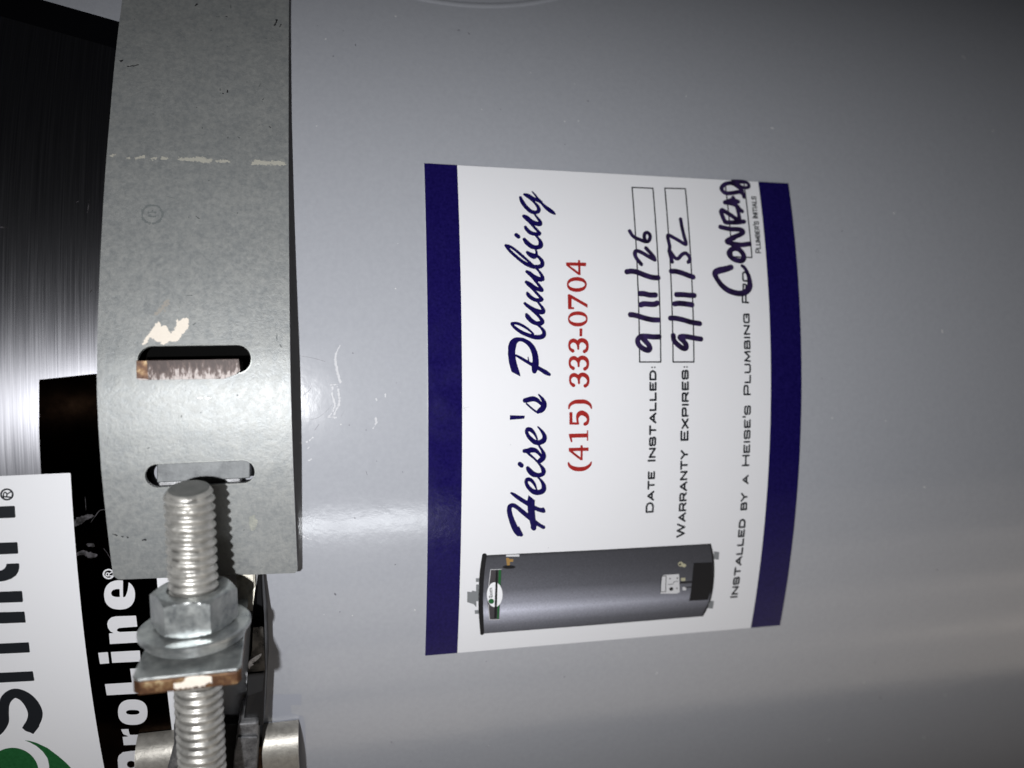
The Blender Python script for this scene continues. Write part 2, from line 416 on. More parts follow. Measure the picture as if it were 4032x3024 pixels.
# glue streaks and hairline scratches beside the strap
zt = Z(1050, 1250, 1.508); zz0 = Z(0, 0, 1.0)
decal('glue_streak', [zt.stroke([(433, 168, 3), (412, 215, 9), (408, 250, 14), (420, 320, 14), (437, 385, 12)]),
                      zt.stroke([(380, 400, 5), (404, 398, 6), (428, 397, 5)]), zt.stroke([(392, 400, 5), (390, 460, 8), (405, 520, 9), (385, 570, 6), (370, 590, 5)]),
                      zt.stroke([(418, 400, 5), (428, 460, 12), (430, 510, 12), (405, 565, 9), (398, 590, 8)]), zt.stroke([(366, 590, 5), (412, 592, 5)])],
      M_scratch, heater, 0.06, 0.11, rag=0.10, split=True)
decal('glue_streak', [zt.stroke([(650, 600, 16), (652, 612, 14), (645, 630, 8), (633, 662, 4)]), zt.stroke([(649, 485, 7), (652, 490, 6)]), zt.stroke([(706, 455, 5), (706, 470, 6)]),
                      zt.stroke([(240, 740, 8), (275, 712, 6)]), zt.stroke([(196, 745, 9), (210, 748, 8)]), zt.stroke([(245, 775, 6), (255, 768, 5)]), zt.stroke([(250, 850, 5), (265, 842, 5)]),
                      zt.stroke([(205, 1306, 5), (225, 1300, 5)]), zt.stroke([(242, 1312, 5), (265, 1318, 4)])], M_scratch, heater, 0.06, 0.11, rag=0.10, split=True)
decal('hairline_scratch', [zt.stroke([(190, 227, 3), (270, 240, 3), (350, 262, 3)]), zt.stroke([(215, 463, 3), (255, 430, 3), (270, 400, 2)]),
                           zt.stroke([(190, 608, 2), (290, 600, 3), (350, 560, 2), (390, 515, 2)]), zt.stroke([(590, 912, 3), (598, 938, 3)]), zt.stroke([(650, 850, 3), (656, 856, 3)]),
                           zt.stroke([(285, 670, 3), (312, 632, 3)]), zt.stroke([(440, 590, 2), (465, 550, 2)]), zt.stroke([(405, 1640, 9), (409, 1646, 9)])], M_scratch_dark, heater, 0.03, 0.12, split=True)

rd = np.random.default_rng(11); dust = []
for k in range(90):
    x_, y_ = rd.uniform(1200, 4000), rd.uniform(20, 3000)
    if 1640 < x_ < 3190 and 620 < y_ < 2600: continue
    L_ = rd.uniform(0, 14) if rd.random() < 0.25 else 2; a_ = rd.uniform(0, 6.28); w_ = rd.uniform(2.5, 5.5)
    dust.append(zz0.stroke([(x_, y_, w_), (x_ + L_ * math.cos(a_), y_ + L_ * math.sin(a_), w_ * 0.7)]))
o_ = [decal('dust_speck', dust[0::2], M_scratch_dark, heater, 0.03, 0.12), decal('dust_speck', dust[1::2], mat('pale_dust', (0.62, 0.62, 0.62), 0.7, 0, 0.2), heater, 0.03, 0.12)]
for q_ in o_: q_['kind'] = 'stuff'

# ------------------------------------------------------------------ brand label
brand = thing('brand_label', 'large brushed metal, black and white maker label stuck on the tank under the straps', 'label', (0, -230, 60))
zz = Z(0, 0, 1.0)
r3 = Z(0, 1850, 2.765); r4 = Z(0, 2424, 2.765); z4 = Z(0, 2124, 1.8433); zb = Z(450, 2624, 2.765)
SB = 41.0; SE = 56.6
def rect(s0, s1, z0, z1): return ('poly', np.array([(s0, z0), (s1, z0), (s1, z1), (s0, z1)], float))
wing = uv([(163, 0), (469, 87), (458, 193), (0, 65)])
# outer black outline of the upper wing: runs from its corner under the strap out to the end of the label
d1 = wing[1] - wing[0]
o1 = wing[0] - d1 * 1.6; o2 = wing[1] + d1 * 1.15
decal('black_border', [('poly', np.array([o1, o2, (o2[0] - 2, 24), (-10, 24), (-10, 110), (o1[0], 110)]))], M_black, brand, 0.10, 0.5)
i0 = wing[3]; i1 = wing[2]; di = i1 - i0
bx = uv([(155, 1495), (372, 1472), (155, 1700), (163, 1873)])
j1 = i1 + di * 0.5
decal('brushed_panel', [('poly', np.array([i0 - di * 1.4, j1, (j1[0] - 1, 33), (bx[1][0] + .4, 33), bx[1], bx[0], bx[2], bx[3], (bx[3][0], 112), (i0[0], 112)]))],
      M_brush, brand, 0.16, 0.30)
pw = uv([(0, 1874), (281, 1871)])
decal('black_band', [rect(-170, bx[1][0] + 1.0, SB, 62.5)], M_band, brand, 0.13, 0.35)
decal('white_panel', [rect(-170, pw[0][0], SE, 118)], M_label_white, brand, 0.18, 0.35)
decal('white_edge', [rect(-170, -30, 21.4, SB)], M_label_white, brand, 0.17, 0.35)
lt = 0.24
decal('letter', [r3.poly([(-700, 425), (165, 388), (175, 517), (-700, 556)]), r3.poly([(-260, 800), (195, 782), (205, 908), (-250, 928)]),
                 r3.stroke([(-240, 864), (-330, 830), (-385, 720), (-360, 600), (-300, 520)], 130)], M_ink, brand, lt, 0.2)
decal('letter', [r3.poly([(75, 1018), (213, 1012), (216, 1060), (205, 1105), (180, 1145), (130, 1180), (60, 1204), (-60, 1222), (-400, 1230), (-400, 1110), (-60, 1100), (20, 1090), (52, 1072), (68, 1050)])], M_ink, brand, lt, 0.2)
decal('letter', [r3.poly([(-400, 1338), (245, 1312), (257, 1434), (-390, 1458)])], M_ink, brand, lt, 0.2)
decal('letter', [r4.poly([(-300, -35), (272, -50), (285, 70), (-300, 92)]), r4.poly([(-300, 312), (318, 283), (331, 394), (-300, 424)]), r4.poly([(-340, 632), (362, 598), (380, 703), (-330, 740)]),
                 r4.stroke([(-290, 20), (-370, 60), (-400, 180), (-360, 330), (-300, 370)], 115), r4.stroke([(-300, 370), (-390, 430), (-400, 540), (-340, 660)], 115)], M_ink, brand, lt, 0.2)
decal('letter', [r4.stroke([(-90, 1290, 120), (-20, 1235, 120), (38, 1150, 108), (45, 1050, 98), (50, 960, 100), (85, 885, 112), (165, 838, 115), (265, 870, 122), (345, 950, 135), (388, 1050, 142), (372, 1140, 138), (330, 1205, 132)]),
                 r4.poly([(300, 1130), (243, 1216), (366, 1282), (430, 1200), (440, 1120)])], M_ink, brand, lt, 0.2)
decal('green_emblem', [r4.ell(140, 1700, 285, 270)], M_green, brand, lt, 0.2)
decal('green_swoosh', [r4.poly([(262, 1345), (330, 1356), (400, 1376), (520, 1432), (640, 1522), (730, 1600), (790, 1665), (880, 1800), (930, 1990), (700, 1990), (600, 1850), (532, 1720), (540, 1630), (522, 1545), (470, 1470), (400, 1410), (330, 1372)])], M_green, brand, lt, 0.2)
decal('registered_mark', [r3.stroke([(80 + 64 * math.cos(t), 265 + 57 * math.sin(t)) for t in np.linspace(0, 6.283, 25)], 19, False),
                          r3.stroke([(122, 295), (42, 290)], 15), r3.stroke([(44, 290), (44, 258), (60, 240), (78, 258), (80, 290)], 13), r3.stroke([(82, 262), (122, 236)], 14)], M_ink, brand, lt, 0.1)
W = lt
decal('white_letter', [z4.ell(870, 399, 112, 106, e=2.3), ('sub', z4.poly([(808, 386), (818, 366), (842, 357), (870, 356), (872, 414), (842, 414), (816, 406)])), ('sub', z4.poly([(895, 280), (938, 280), (934, 330), (928, 370), (912, 412), (895, 416)]))], M_white_ink, brand, W, 0.12)
decal('white_letter', [r4.poly([(1484, -6), (1260, 2), (1215, 15), (1182, 45), (1170, 85), (1180, 130), (1205, 165), (1240, 184), (1190, 186), (1200, 303), (1512, 285), (1502, 164), (1305, 172), (1280, 162), (1275, 145), (1300, 128), (1498, 113)])], M_white_ink, brand, W, 0.12)
decal('white_letter', [r4.poly([(1072, 397), (1178, 390), (1192, 512), (1092, 520)]), r4.poly([(1210, 389), (1525, 372), (1535, 492), (1225, 508)])], M_white_ink, brand, W, 0.12)
decal('white_letter', [r4.poly([(1145, 738), (1440, 720), (1418, 570), (1528, 565), (1560, 838), (1165, 860)])], M_white_ink, brand, W, 0.12)
decal('white_letter', [r4.ell(1448, 1043, 160, 138, e=2.5), ('sub', r4.ell(1448, 1044, 73, 26, e=2.4))], M_white_ink, brand, W, 0.12)
decal('white_letter', [r4.poly([(1320, 1229), (1400, 1226), (1410, 1270), (1420, 1290), (1600, 1283), (1612, 1392), (1350, 1402), (1338, 1312), (1407, 1306), (1345, 1282)])], M_white_ink, brand, W, 0.12)
decal('white_letter', [r4.poly([(1600, 1452), (1425, 1465), (1340, 1478), (1295, 1515), (1284, 1560), (1290, 1640), (1306, 1770), (1700, 1750), (1690, 1640), (1640, 1640)]), ('sub', r4.ell(1430, 1610, 45, 38))], M_white_ink, brand, W, 0.12)
decal('white_registered_mark', [z4.stroke([(790 + 36 * math.cos(t), 248 + 32 * math.sin(t)) for t in np.linspace(0, 6.283, 25)], 11, False),
                                z4.stroke([(812, 262), (772, 261)], 8), z4.stroke([(773, 260), (773, 246), (782, 238), (790, 246), (791, 260)], 7), z4.stroke([(792, 248), (812, 236)], 8)], M_white_ink, brand, W, 0.08)
decal('rub_glint_mark', [r3.stroke([(820, 570, 60), (870, 545, 75), (930, 520, 60), (1000, 500, 40)]), r3.stroke([(830, 600, 40), (880, 560, 40), (900, 590, 10)])], M_rub_glint, brand, 0.15, 0.13, rag=0.12, split=True)  # scuffing and painted-in reflections on the black film
decal('rub_glint_mark', [r3.stroke([(845, 910, 45), (920, 900, 55), (980, 925, 70), (1030, 925, 50)]), r3.stroke([(960, 810, 30), (1010, 820, 40)])], M_rub_glint, brand, 0.15, 0.13, rag=0.12, split=True)
decal('rub_glint_mark', [r3.stroke([(990, 570, 6), (1040, 500, 7), (1090, 440, 8), (1150, 430, 7)]), r3.stroke([(1130, 850, 5), (1180, 920, 6), (1240, 1030, 5)]), r3.stroke([(930, 230, 4), (935, 400, 5), (940, 520, 4)])], M_rub_glint, brand, 0.15, 0.12, split=True)
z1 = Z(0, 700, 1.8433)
decal('rub_glint_mark', [z1.stroke([(555, 180, 5), (575, 172, 6)]), z1.stroke([(640, 240, 6), (650, 165, 4)]), z1.stroke([(636, 252, 9), (645, 256, 6)]), z1.stroke([(10, 362, 12), (50, 364, 12)]), z1.stroke([(650, 842, 4), (668, 815, 7)]), z1.stroke([(548, 605, 5), (560, 598, 6)])], M_rub_glint, brand, 0.20, 0.1, split=True)
decal('clear_film', [zb.poly([(1690, 305), (2040, 300), (2035, 420), (1690, 410)]), zb.poly([(1680, 400), (1920, 410), (1930, 510), (2060, 540), (2080, 640), (2090, 1150), (1680, 1150)])], M_clear, brand, 0.05, 0.25)

# ------------------------------------------------------------------ warranty sticker
TH = -0.019056732; cT, sT = math.cos(TH), math.sin(TH)
A0, A1, B0_, B1 = -67.485, 52.908, -115.811, -19.20      # along the text, across it
def inv(sp, zp): return (sp * cT - zp * sT, sp * sT + zp * cT)
sticker = thing('warranty_sticker', 'white plumbing warranty sticker with two navy stripes and handwritten dates on the grey tank', 'sticker', (*inv(A0, B0_)[:1], -229, B0_))
def slab(name, a0, a1, b0, b1, m, h, t=0.12, na=96, nb=40):
    V = []; F = []
    for i in range(na + 1):
        for j in range(nb + 1): V.append(cyl(*inv(a0 + (a1 - a0) * i / na, b0 + (b1 - b0) * j / nb), h))
    for i in range(na):
        for j in range(nb): q = i * (nb + 1) + j; F.append((q, q + nb + 1, q + nb + 2, q + 1))
    loop = [i * (nb + 1) for i in range(na + 1)] + [na * (nb + 1) + j for j in range(1, nb + 1)] + [i * (nb + 1) + nb for i in range(na - 1, -1, -1)] + [j for j in range(nb - 1, 0, -1)]
    base = len(V)
    for q in loop:
        x, y, z_ = V[q]; k = (R + h - t) / (R + h); V.append((x * k, y * k, z_))
    for k in range(len(loop)):
        k2 = (k + 1) % len(loop); F.append((loop[k], base + k, base + k2, loop[k2]))
    me = bpy.data.meshes.new(name); me.from_pydata(V, [], F); me.shade_smooth()
    me.update(); me.set_sharp_from_angle(angle=math.radians(40))
    return link(name, me, m, sticker)
slab('paper', A0, A1, B0_, B1, M_paper, 0.30, 0.30)
slab('navy_stripe', A0, A1, B1 - 7.941, B1, M_navy, 0.335, 0.05)
slab('navy_stripe', A0, A1, B0_, B0_ + 8.743, M_navy, 0.335, 0.05)
H1 = 0.345; H2 = 0.37

FAT[0] = 1.06
a = Z(1950, 1900, 5.53); b = Z(1950, 1650, 5.53); c = Z(1950, 1250, 5.53); d = Z(1950, 1000, 5.53); e = Z(1950, 730, 5.53); q2 = Z(1600, 1300, 2.0737)
name_shapes = {
 'H': [a.stroke([(505, 1105, 110), (455, 1040, 122), (400, 930, 125), (350, 800, 112), (312, 680, 106), (298, 580, 100), (318, 505, 92), (390, 488, 88), (480, 540, 84), (600, 640, 92), (740, 755, 92), (880, 870, 90), (960, 920, 74), (1045, 965, 76)]),
       a.poly([(478, 990), (505, 928), (602, 1120), (592, 1160), (545, 1170), (470, 1130)]),
       a.poly([(715, 262), (858, 378), (850, 490), (858, 640), (875, 810), (892, 930), (886, 1000), (862, 1032), (830, 1040), (790, 1022), (760, 975), (764, 925), (730, 790), (705, 660), (692, 500), (690, 400)]),
       a.stroke([(338, 222, 36), (380, 242, 60), (470, 305, 80), (600, 390, 86), (700, 450, 88), (860, 545, 84), (960, 585, 90), (1030, 600, 92)]), a.poly([(985, 548), (1040, 528), (1072, 565), (1090, 620), (1083, 642), (1040, 655), (980, 640)])],
 'e': [b.stroke([(893, 1525, 34), (862, 1440, 52), (812, 1362, 66), (752, 1312, 76), (690, 1312, 84), (666, 1370, 74), (700, 1455, 78), (770, 1535, 88), (850, 1582, 106), (950, 1588, 110), (1030, 1552, 112), (1052, 1475, 100), (1025, 1385, 72), (970, 1308, 48), (922, 1262, 38)])],
 'i': [b.stroke([(700, 1062, 78), (740, 1120, 104), (820, 1192, 112), (920, 1215, 92), (1010, 1200, 92), (1045, 1145, 96), (1030, 1080, 84), (980, 1008, 56), (930, 945, 44), (850, 862, 42), (760, 785, 50), (700, 730, 54)]), b.stroke([(528, 972, 90), (566, 1006, 92)])],
 's': [b.stroke([(630, 690, 86), (700, 685, 96), (780, 668, 112), (870, 682, 90), (940, 740, 66), (988, 800, 56)]), b.stroke([(945, 915, 78), (985, 890, 112), (1030, 845, 112), (1050, 800, 98), (1042, 745, 84), (1010, 675, 58), (965, 605, 44), (930, 550, 36)])],
 'e2': [b.stroke([(905, 435, 38), (868, 350, 52), (818, 278, 70), (756, 226, 86), (700, 222, 88), (676, 275, 74), (710, 362, 76), (780, 440, 88), (860, 500, 98), (950, 508, 104), (1038, 468, 112), (1068, 398, 98), (1040, 312, 74), (980, 230, 50), (920, 166, 30)])],
 "'": [q2.poly([(843, 694), (965, 697), (961, 722), (843, 732)])],
 's2': [q2.stroke([(966, 574, 36), (1000, 566, 40), (1030, 560, 40), (1062, 570, 34), (1088, 592, 26), (1105, 612, 20)]), q2.stroke([(978, 600, 14), (1030, 646, 15), (1072, 675, 15)]), q2.stroke([(1078, 662, 32), (1100, 648, 46), (1119, 625, 42), (1124, 598, 36), (1110, 565, 26), (1078, 526, 12)])],
 'P': [c.poly([(350, 1188), (546, 1288), (520, 1180), (480, 1060), (440, 900), (428, 760), (440, 640), (275, 640), (268, 800), (290, 980), (318, 1090)]),
       c.stroke([(358, 650, 165), (385, 560, 150), (445, 500, 116), (540, 480, 80), (640, 512, 86), (740, 582, 102), (815, 690, 118), (858, 820, 126), (872, 940, 132), (862, 1050, 146), (848, 1140, 116), (846, 1170, 100)]),
       c.stroke([(445, 828, 44), (540, 880, 60), (660, 952, 64), (780, 1022, 70), (900, 1088, 84), (1000, 1142, 82), (1085, 1195, 96), (1170, 1242, 66)]), c.stroke([(708, 866, 20), (722, 970, 30)])],
 'l': [c.stroke([(822, 362, 40), (720, 268, 50), (600, 190, 58), (480, 137, 62), (372, 128, 52), (352, 150, 52), (430, 232, 68), (560, 325, 76), (700, 385, 84), (850, 430, 94), (980, 430, 100), (1050, 385, 96), (1048, 305, 78), (990, 228, 56), (918, 172, 42)])],
 'u': [d.stroke([(672, 1318, 56), (700, 1372, 96), (780, 1458, 96), (880, 1512, 88), (985, 1512, 98), (1015, 1465, 90), (950, 1370, 66), (860, 1282, 62), (800, 1225, 70)]), d.stroke([(636, 1082, 60), (700, 1135, 76), (820, 1215, 92), (930, 1258, 100), (1025, 1272, 92), (1040, 1225, 80), (990, 1140, 58), (918, 1052, 42)])],
 'm': [d.stroke([(690, 852, 50), (715, 900, 84), (800, 975, 84), (900, 1012, 82), (1000, 1002, 82), (985, 960, 60), (900, 868, 60), (800, 758, 56), (715, 672, 70), (665, 618, 62), (735, 658, 84), (850, 735, 78), (950, 785, 80), (1012, 798, 72), (985, 740, 62), (900, 635, 58), (800, 515, 54), (710, 425, 62), (680, 392, 64), (745, 430, 84), (840, 505, 90), (930, 552, 104), (1020, 562, 80), (1020, 510, 74), (965, 410, 54), (890, 325, 42)])],
 'b': [e.stroke([(890, 1690, 52), (760, 1615 + 90, 50)]) if False else e.stroke([(820, 1748, 40), (750, 1690, 50), (600, 1560, 60), (450, 1432, 60), (320, 1342, 58), (222, 1312, 48), (245, 1350, 62), (330, 1452, 66), (450, 1560, 68), (590, 1672, 74), (720, 1745, 84), (850, 1782, 88), (960, 1775, 90), (1018, 1730, 90), (1005, 1650, 82), (945, 1578, 66), (895, 1530, 62), (890, 1450, 48), (868, 1400, 34)]), e.stroke([(690, 1468, 62), (745, 1510, 96), (830, 1550, 116), (885, 1540, 70)])],
 'i2': [e.stroke([(628, 1188, 74), (680, 1255, 98), (780, 1335, 100), (880, 1360, 88), (965, 1340, 98), (985, 1285, 98), (960, 1205, 68), (892, 1122, 48), (860, 1085, 38)]), e.stroke([(452, 1090, 84), (495, 1126, 88)])],
 'n': [e.stroke([(650, 918, 62), (680, 970, 80), (760, 1040, 84), (860, 1070, 80), (950, 1062, 84), (935, 1020, 60), (850, 930, 58), (740, 810, 58), (645, 715, 70), (612, 680, 64), (680, 710, 88), (780, 790, 82), (880, 840, 96), (965, 855, 86), (972, 810, 78), (925, 735, 58), (870, 668, 44), (840, 628, 38)])],
 'g': [e.stroke([(542, 276, 60), (580, 370, 84), (660, 480, 84), (760, 572, 84), (860, 600, 76), (935, 572, 78), (928, 490, 74), (850, 390, 54), (760, 305, 56), (670, 235, 66), (625, 208, 48), (715, 238, 80), (820, 298, 74), (930, 350, 66), (1005, 405, 52), (1080, 480, 76), (1180, 555, 92), (1250, 605, 74), (1298, 640, 28)]), e.stroke([(798, 150, 28), (860, 218, 42), (920, 300, 48), (1000, 375, 50)])],
}
allname = [s for v_ in name_shapes.values() for s in v_]
decal('company_name', allname, M_navy, sticker, H1, 0.13)

f = Z(2180, 1500, 4.145); g_ = Z(2180, 1000, 3.318)
def three(dx, dy):
    z_ = Z(2180 + dx / 3.318, 1000 + dy / 3.318, 3.318)
    return [z_.stroke([(250, 1495, 44), (216, 1468, 34), (204, 1420, 27), (222, 1375, 44), (262, 1360, 50), (300, 1382, 42), (318, 1425, 29), (320, 1466, 27)]),
            z_.stroke([(318, 1425, 27), (332, 1372, 48), (375, 1356, 52), (420, 1380, 50), (441, 1430, 34), (430, 1480, 36), (402, 1502, 44)])]
phone = [f.stroke([(234, 1332, 24), (258, 1384, 48), (330, 1424, 64), (420, 1435, 66), (510, 1420, 60), (582, 1370, 42), (607, 1322, 24)]),
    f.poly([(240, 1088), (563, 1083), (563, 1138), (240, 1143)]), f.poly([(432, 1045), (467, 1045), (467, 1290), (432, 1290)]), f.poly([(240, 1100), (300, 1140), (432, 1245), (450, 1290), (430, 1290), (240, 1143)]),
    f.poly([(242, 860), (540, 852), (540, 918), (290, 925), (300, 995), (275, 998), (242, 892)]), f.poly([(535, 803), (557, 803), (557, 972), (535, 972)]),
    f.poly([(250, 507), (300, 507), (300, 672), (408, 672), (408, 712), (250, 712)]), f.stroke([(390, 690, 32), (380, 610, 38), (402, 545, 68), (460, 520, 74), (530, 560, 62), (555, 630, 42), (535, 685, 52), (505, 700, 54)]),
    f.stroke([(241, 448, 24), (262, 388, 44), (330, 345, 58), (420, 336, 66), (510, 341, 62), (582, 382, 46), (611, 442, 24)])]
for (dx, dy) in ((5, 221), (0, 0), (-5, -227)): phone += three(dx, dy)
phone += [g_.poly([(332, 976), (370, 976), (368, 1078), (332, 1078)])]
for (cx, cy, rx, ry, ix, iy) in ((310, 851, 129, 99, 107, 50), (297, 403, 130, 98, 106, 48)):
    phone += [g_.ell(cx, cy, rx, ry, e=2.15), ('sub', g_.ell(cx, cy, ix, iy, e=2.0))]
phone += [g_.poly([(178, 533), (205, 528), (232, 562), (228, 695), (262, 700), (262, 725), (183, 725)]), g_.poly([(205, 528), (437, 660), (437, 708), (222, 582)]),
    g_.poly([(158, 115), (418, 118), (418, 165), (158, 155)]), g_.poly([(312, 86), (340, 86), (348, 280), (318, 280)]), g_.poly([(158, 132), (200, 155), (318, 240), (335, 280), (318, 280), (158, 155)])]
decal('phone_number', phone, M_red, sticker, H1, 0.10)

FAT[0] = 1.0
# wide monoline capitals
GL = {'A': (1.08, [[(0, 0), (.54, 1), (1.08, 0)], [(.2, .3), (.88, .3)]]),
 'B': (.9, [[(0, 0), (0, 1), (.66, 1), (.82, .92), (.82, .62), (.66, .53), (0, .53)], [(.66, .53), (.9, .43), (.9, .1), (.74, 0), (0, 0)]]),
 'D': (1.0, [[(0, 0), (0, 1), (.62, 1), (.88, .86), (1.0, .5), (.88, .14), (.62, 0), (0, 0)]]),
 'E': (.82, [[(.82, 1), (0, 1), (0, 0), (.82, 0)], [(0, .5), (.68, .5)]]),
 'G': (1.0, [[(1.0, .8), (.88, 1), (.15, 1), (0, .86), (0, .14), (.15, 0), (1.0, 0), (1.0, .48), (.6, .48)]]),
 'H': (.98, [[(0, 0), (0, 1)], [(.98, 0), (.98, 1)], [(0, .5), (.98, .5)]]),
 'I': (.02, [[(0, 0), (0, 1)]]), 'L': (.8, [[(0, 1), (0, 0), (.8, 0)]]),
 'M': (1.15, [[(0, 0), (.06, 1), (.57, .1), (1.09, 1), (1.15, 0)]]), 'N': (1.0, [[(0, 0), (0, 1), (1.0, 0), (1.0, 1)]]),
 'O': (1.1, [[(.15, 0), (0, .15), (0, .85), (.15, 1), (.95, 1), (1.1, .85), (1.1, .15), (.95, 0), (.15, 0)]]),
 'P': (.88, [[(0, 0), (0, 1), (.72, 1), (.88, .9), (.88, .5), (.72, .4), (0, .4)]]),
 'R': (.95, [[(0, 0), (0, 1), (.74, 1), (.9, .9), (.9, .52), (.74, .42), (0, .42)], [(.55, .42), (.95, 0)]]),
 'S': (.92, [[(.9, .8), (.78, 1), (.12, 1), (0, .88), (0, .62), (.12, .53), (.8, .47), (.92, .38), (.92, .12), (.8, 0), (.12, 0), (0, .2)]]),
 'T': (.98, [[(0, 1), (.98, 1)], [(.49, 1), (.49, 0)]]), 'U': (.95, [[(0, 1), (0, .14), (.14, 0), (.81, 0), (.95, .14), (.95, 1)]]),
 'W': (1.45, [[(0, 1), (.36, 0), (.72, 1), (1.09, 0), (1.45, 1)]]), 'X': (1.0, [[(0, 0), (1, 1)], [(0, 1), (1, 0)]]),
 'Y': (1.0, [[(0, 1), (.5, .45), (1, 1)], [(.5, .45), (.5, 0)]]), "'": (.02, [[(0, 1.35), (0, .98)]]), ':': (.06, [[(.03, .12), (.03, .16)], [(.03, .62), (.03, .66)]])}
def word(txt, p0, p1, cap, lw, gap=.34, small=.84, dotw=2.2):
    """txt set between pixel p0 (start of baseline) and p1 (its end); cap height in photo pixels"""
    q = uv([p0, p1]); k = pxmm(*p0); H = cap / k; L = np.linalg.norm(q[1] - q[0])
    sz = [1.0 if (i == 0 and ch.isupper()) else small for i, ch in enumerate(txt)]
    T = txt.upper(); adv = []; x = 0
    for i, ch in enumerate(T):
        adv.append(x); x += GL[ch][0] * sz[i] + gap * (0.75 if ch in "':" else 1)
    total = x - gap; fx = (L - lw / k) / (total * H)
    ux = (q[1] - q[0]) / L; uy = np.array([-ux[1], ux[0]])
    out = []
    for i, ch in enumerate(T):
        for st in GL[ch][1]:
            P = [q[0] + ux * ((adv[i] + px * sz[i]) * H * fx + lw / k / 2) + uy * (lw / k / 2 + py * sz[i] * (H - lw / k)) for px, py in st]
            r = lw / k / 2 * (0.78 if ch == ':' else 1)
            out.append(('stroke', np.array([(p[0], p[1], r) for p in P])))
    return out
k1 = lambda x, y: (2480 + x / 2.37, 1430 + y / 2.37)
decal('date_caption', word('Date', k1(217, 1390), k1(231, 1003), 32.5, 7.2) + word('Installed:', k1(236, 915), k1(243, 35), 33, 7.6), M_ink, sticker, H1, 0.07)
decal('warranty_caption', word('Warranty', k1(507, 1620), k1(539, 805), 34, 7.2) + word('Expires:', k1(541, 722), k1(543, 32), 33, 7.6), M_ink, sticker, H1, 0.07)
decal('installer_caption', word('Installed', (2901.5, 2350), (2934.8, 2040), 29, 6.6) + word('by', (2938.5, 2007), (2941.5, 1937), 27, 6.6, small=1) + word('a', (2945, 1905), (2946, 1868), 26, 6.6, small=1)
      + word("Heise's", (2948, 1834), (2954, 1595.6), 31, 6.6) + word('Plumbing', (2954, 1556), (2948.5, 1235), 31, 6.6) + word('Pro', (2946.7, 1196), (2944, 1072), 30, 6.6), M_ink, sticker, H1, 0.07)
decal('initials_caption', word("Plumber's", (2994.5, 999), (2985, 873), 23, 3.9, gap=.38) + word('Initials', (2982.5, 863), (2974.5, 775.7), 23, 3.9, gap=.38), M_ink, sticker, H1, 0.06)
def box(name, TL, TR, BR, BL, wd=5.2, cut=None):
    q = uv([TL, TR, BR, BL]); r = wd / 2 / pxmm(*BL)
    return decal(name, [('stroke', np.array([(*q[i], r), (*q[(i + 1) % 4], r)])) for i in range(4)], M_ink, sticker, H1, 0.08)
box('date_box', (2486.9, 740.1), (2568.8, 743.9), (2599.5, 1425.6), (2516.4, 1425.6))
box('date_box', (2615.6, 743.2), (2696.4, 745.4), (2729.8, 1425.6), (2647.8, 1425.6))
box('initials_box', (2852.5, 722), (2927, 724), (2958, 1015.5), (2881, 1012.5), 5.0)

h2 = Z(2400, 700, 4.74); h3 = Z(2400, 1050, 4.148); s5 = Z(2750, 930, 4.74); s4 = Z(2750, 680, 6.636)
FAT[0] = 1.16
date1 = [h2.stroke([(365, 1003), (415, 1085), (475, 1130), (560, 1165), (650, 1198), (715, 1190), (745, 1130), (738, 1068), (692, 1032), (648, 1055), (638, 1115), (650, 1160)], 58),
    h2.stroke([(582, 1622), (540, 1570), (492, 1510), (460, 1430), (480, 1378), (535, 1380), (620, 1420), (720, 1480), (815, 1530), (832, 1535), (810, 1480), (742, 1400), (670, 1322)], 62),
    h3.stroke([(275, 90), (350, 82), (440, 95), (560, 142), (680, 180), (782, 188)], 74), h3.stroke([(495, 445), (560, 448), (650, 468), (738, 468)], 76),
    h3.stroke([(505, 628), (550, 612), (650, 618), (725, 618), (768, 600)], 76), h3.stroke([(332, 788), (420, 800), (560, 842), (680, 870), (785, 875)], 74),
    h3.stroke([(800, 1148), (700, 1150), (600, 1140), (500, 1145), (450, 1205), (472, 1282), (540, 1340), (620, 1368), (650, 1335), (630, 1280), (570, 1212), (530, 1168)], 74)]
date2 = [h2.stroke([(1158, 1578), (1130, 1480), (1102, 1385), (1112, 1372), (1160, 1440), (1212, 1502), (1270, 1515), (1330, 1450), (1400, 1415), (1460, 1460), (1488, 1530), (1458, 1582)], 60),
    h2.stroke([(1105, 1340), (1112, 1290), (1092, 1200), (1075, 1110), (1092, 1082), (1160, 1112), (1280, 1180), (1395, 1248), (1415, 1225), (1380, 1100), (1340, 930), (1315, 782)], 58),
    h3.stroke([(1000, 82), (1080, 85), (1180, 112), (1280, 150), (1355, 175)], 72), h3.stroke([(1085, 462), (1180, 462), (1290, 472), (1372, 476)], 72),
    h3.stroke([(1055, 612), (1120, 604), (1220, 612), (1335, 628)], 74), h3.stroke([(985, 845), (1080, 848), (1200, 875), (1330, 912), (1462, 934)], 72),
    h3.stroke([(1030, 1128), (1045, 1210), (1110, 1280), (1180, 1330), (1235, 1335), (1242, 1280), (1200, 1220), (1140, 1160), (1180, 1142), (1280, 1150), (1380, 1170), (1480, 1185)], 72)]
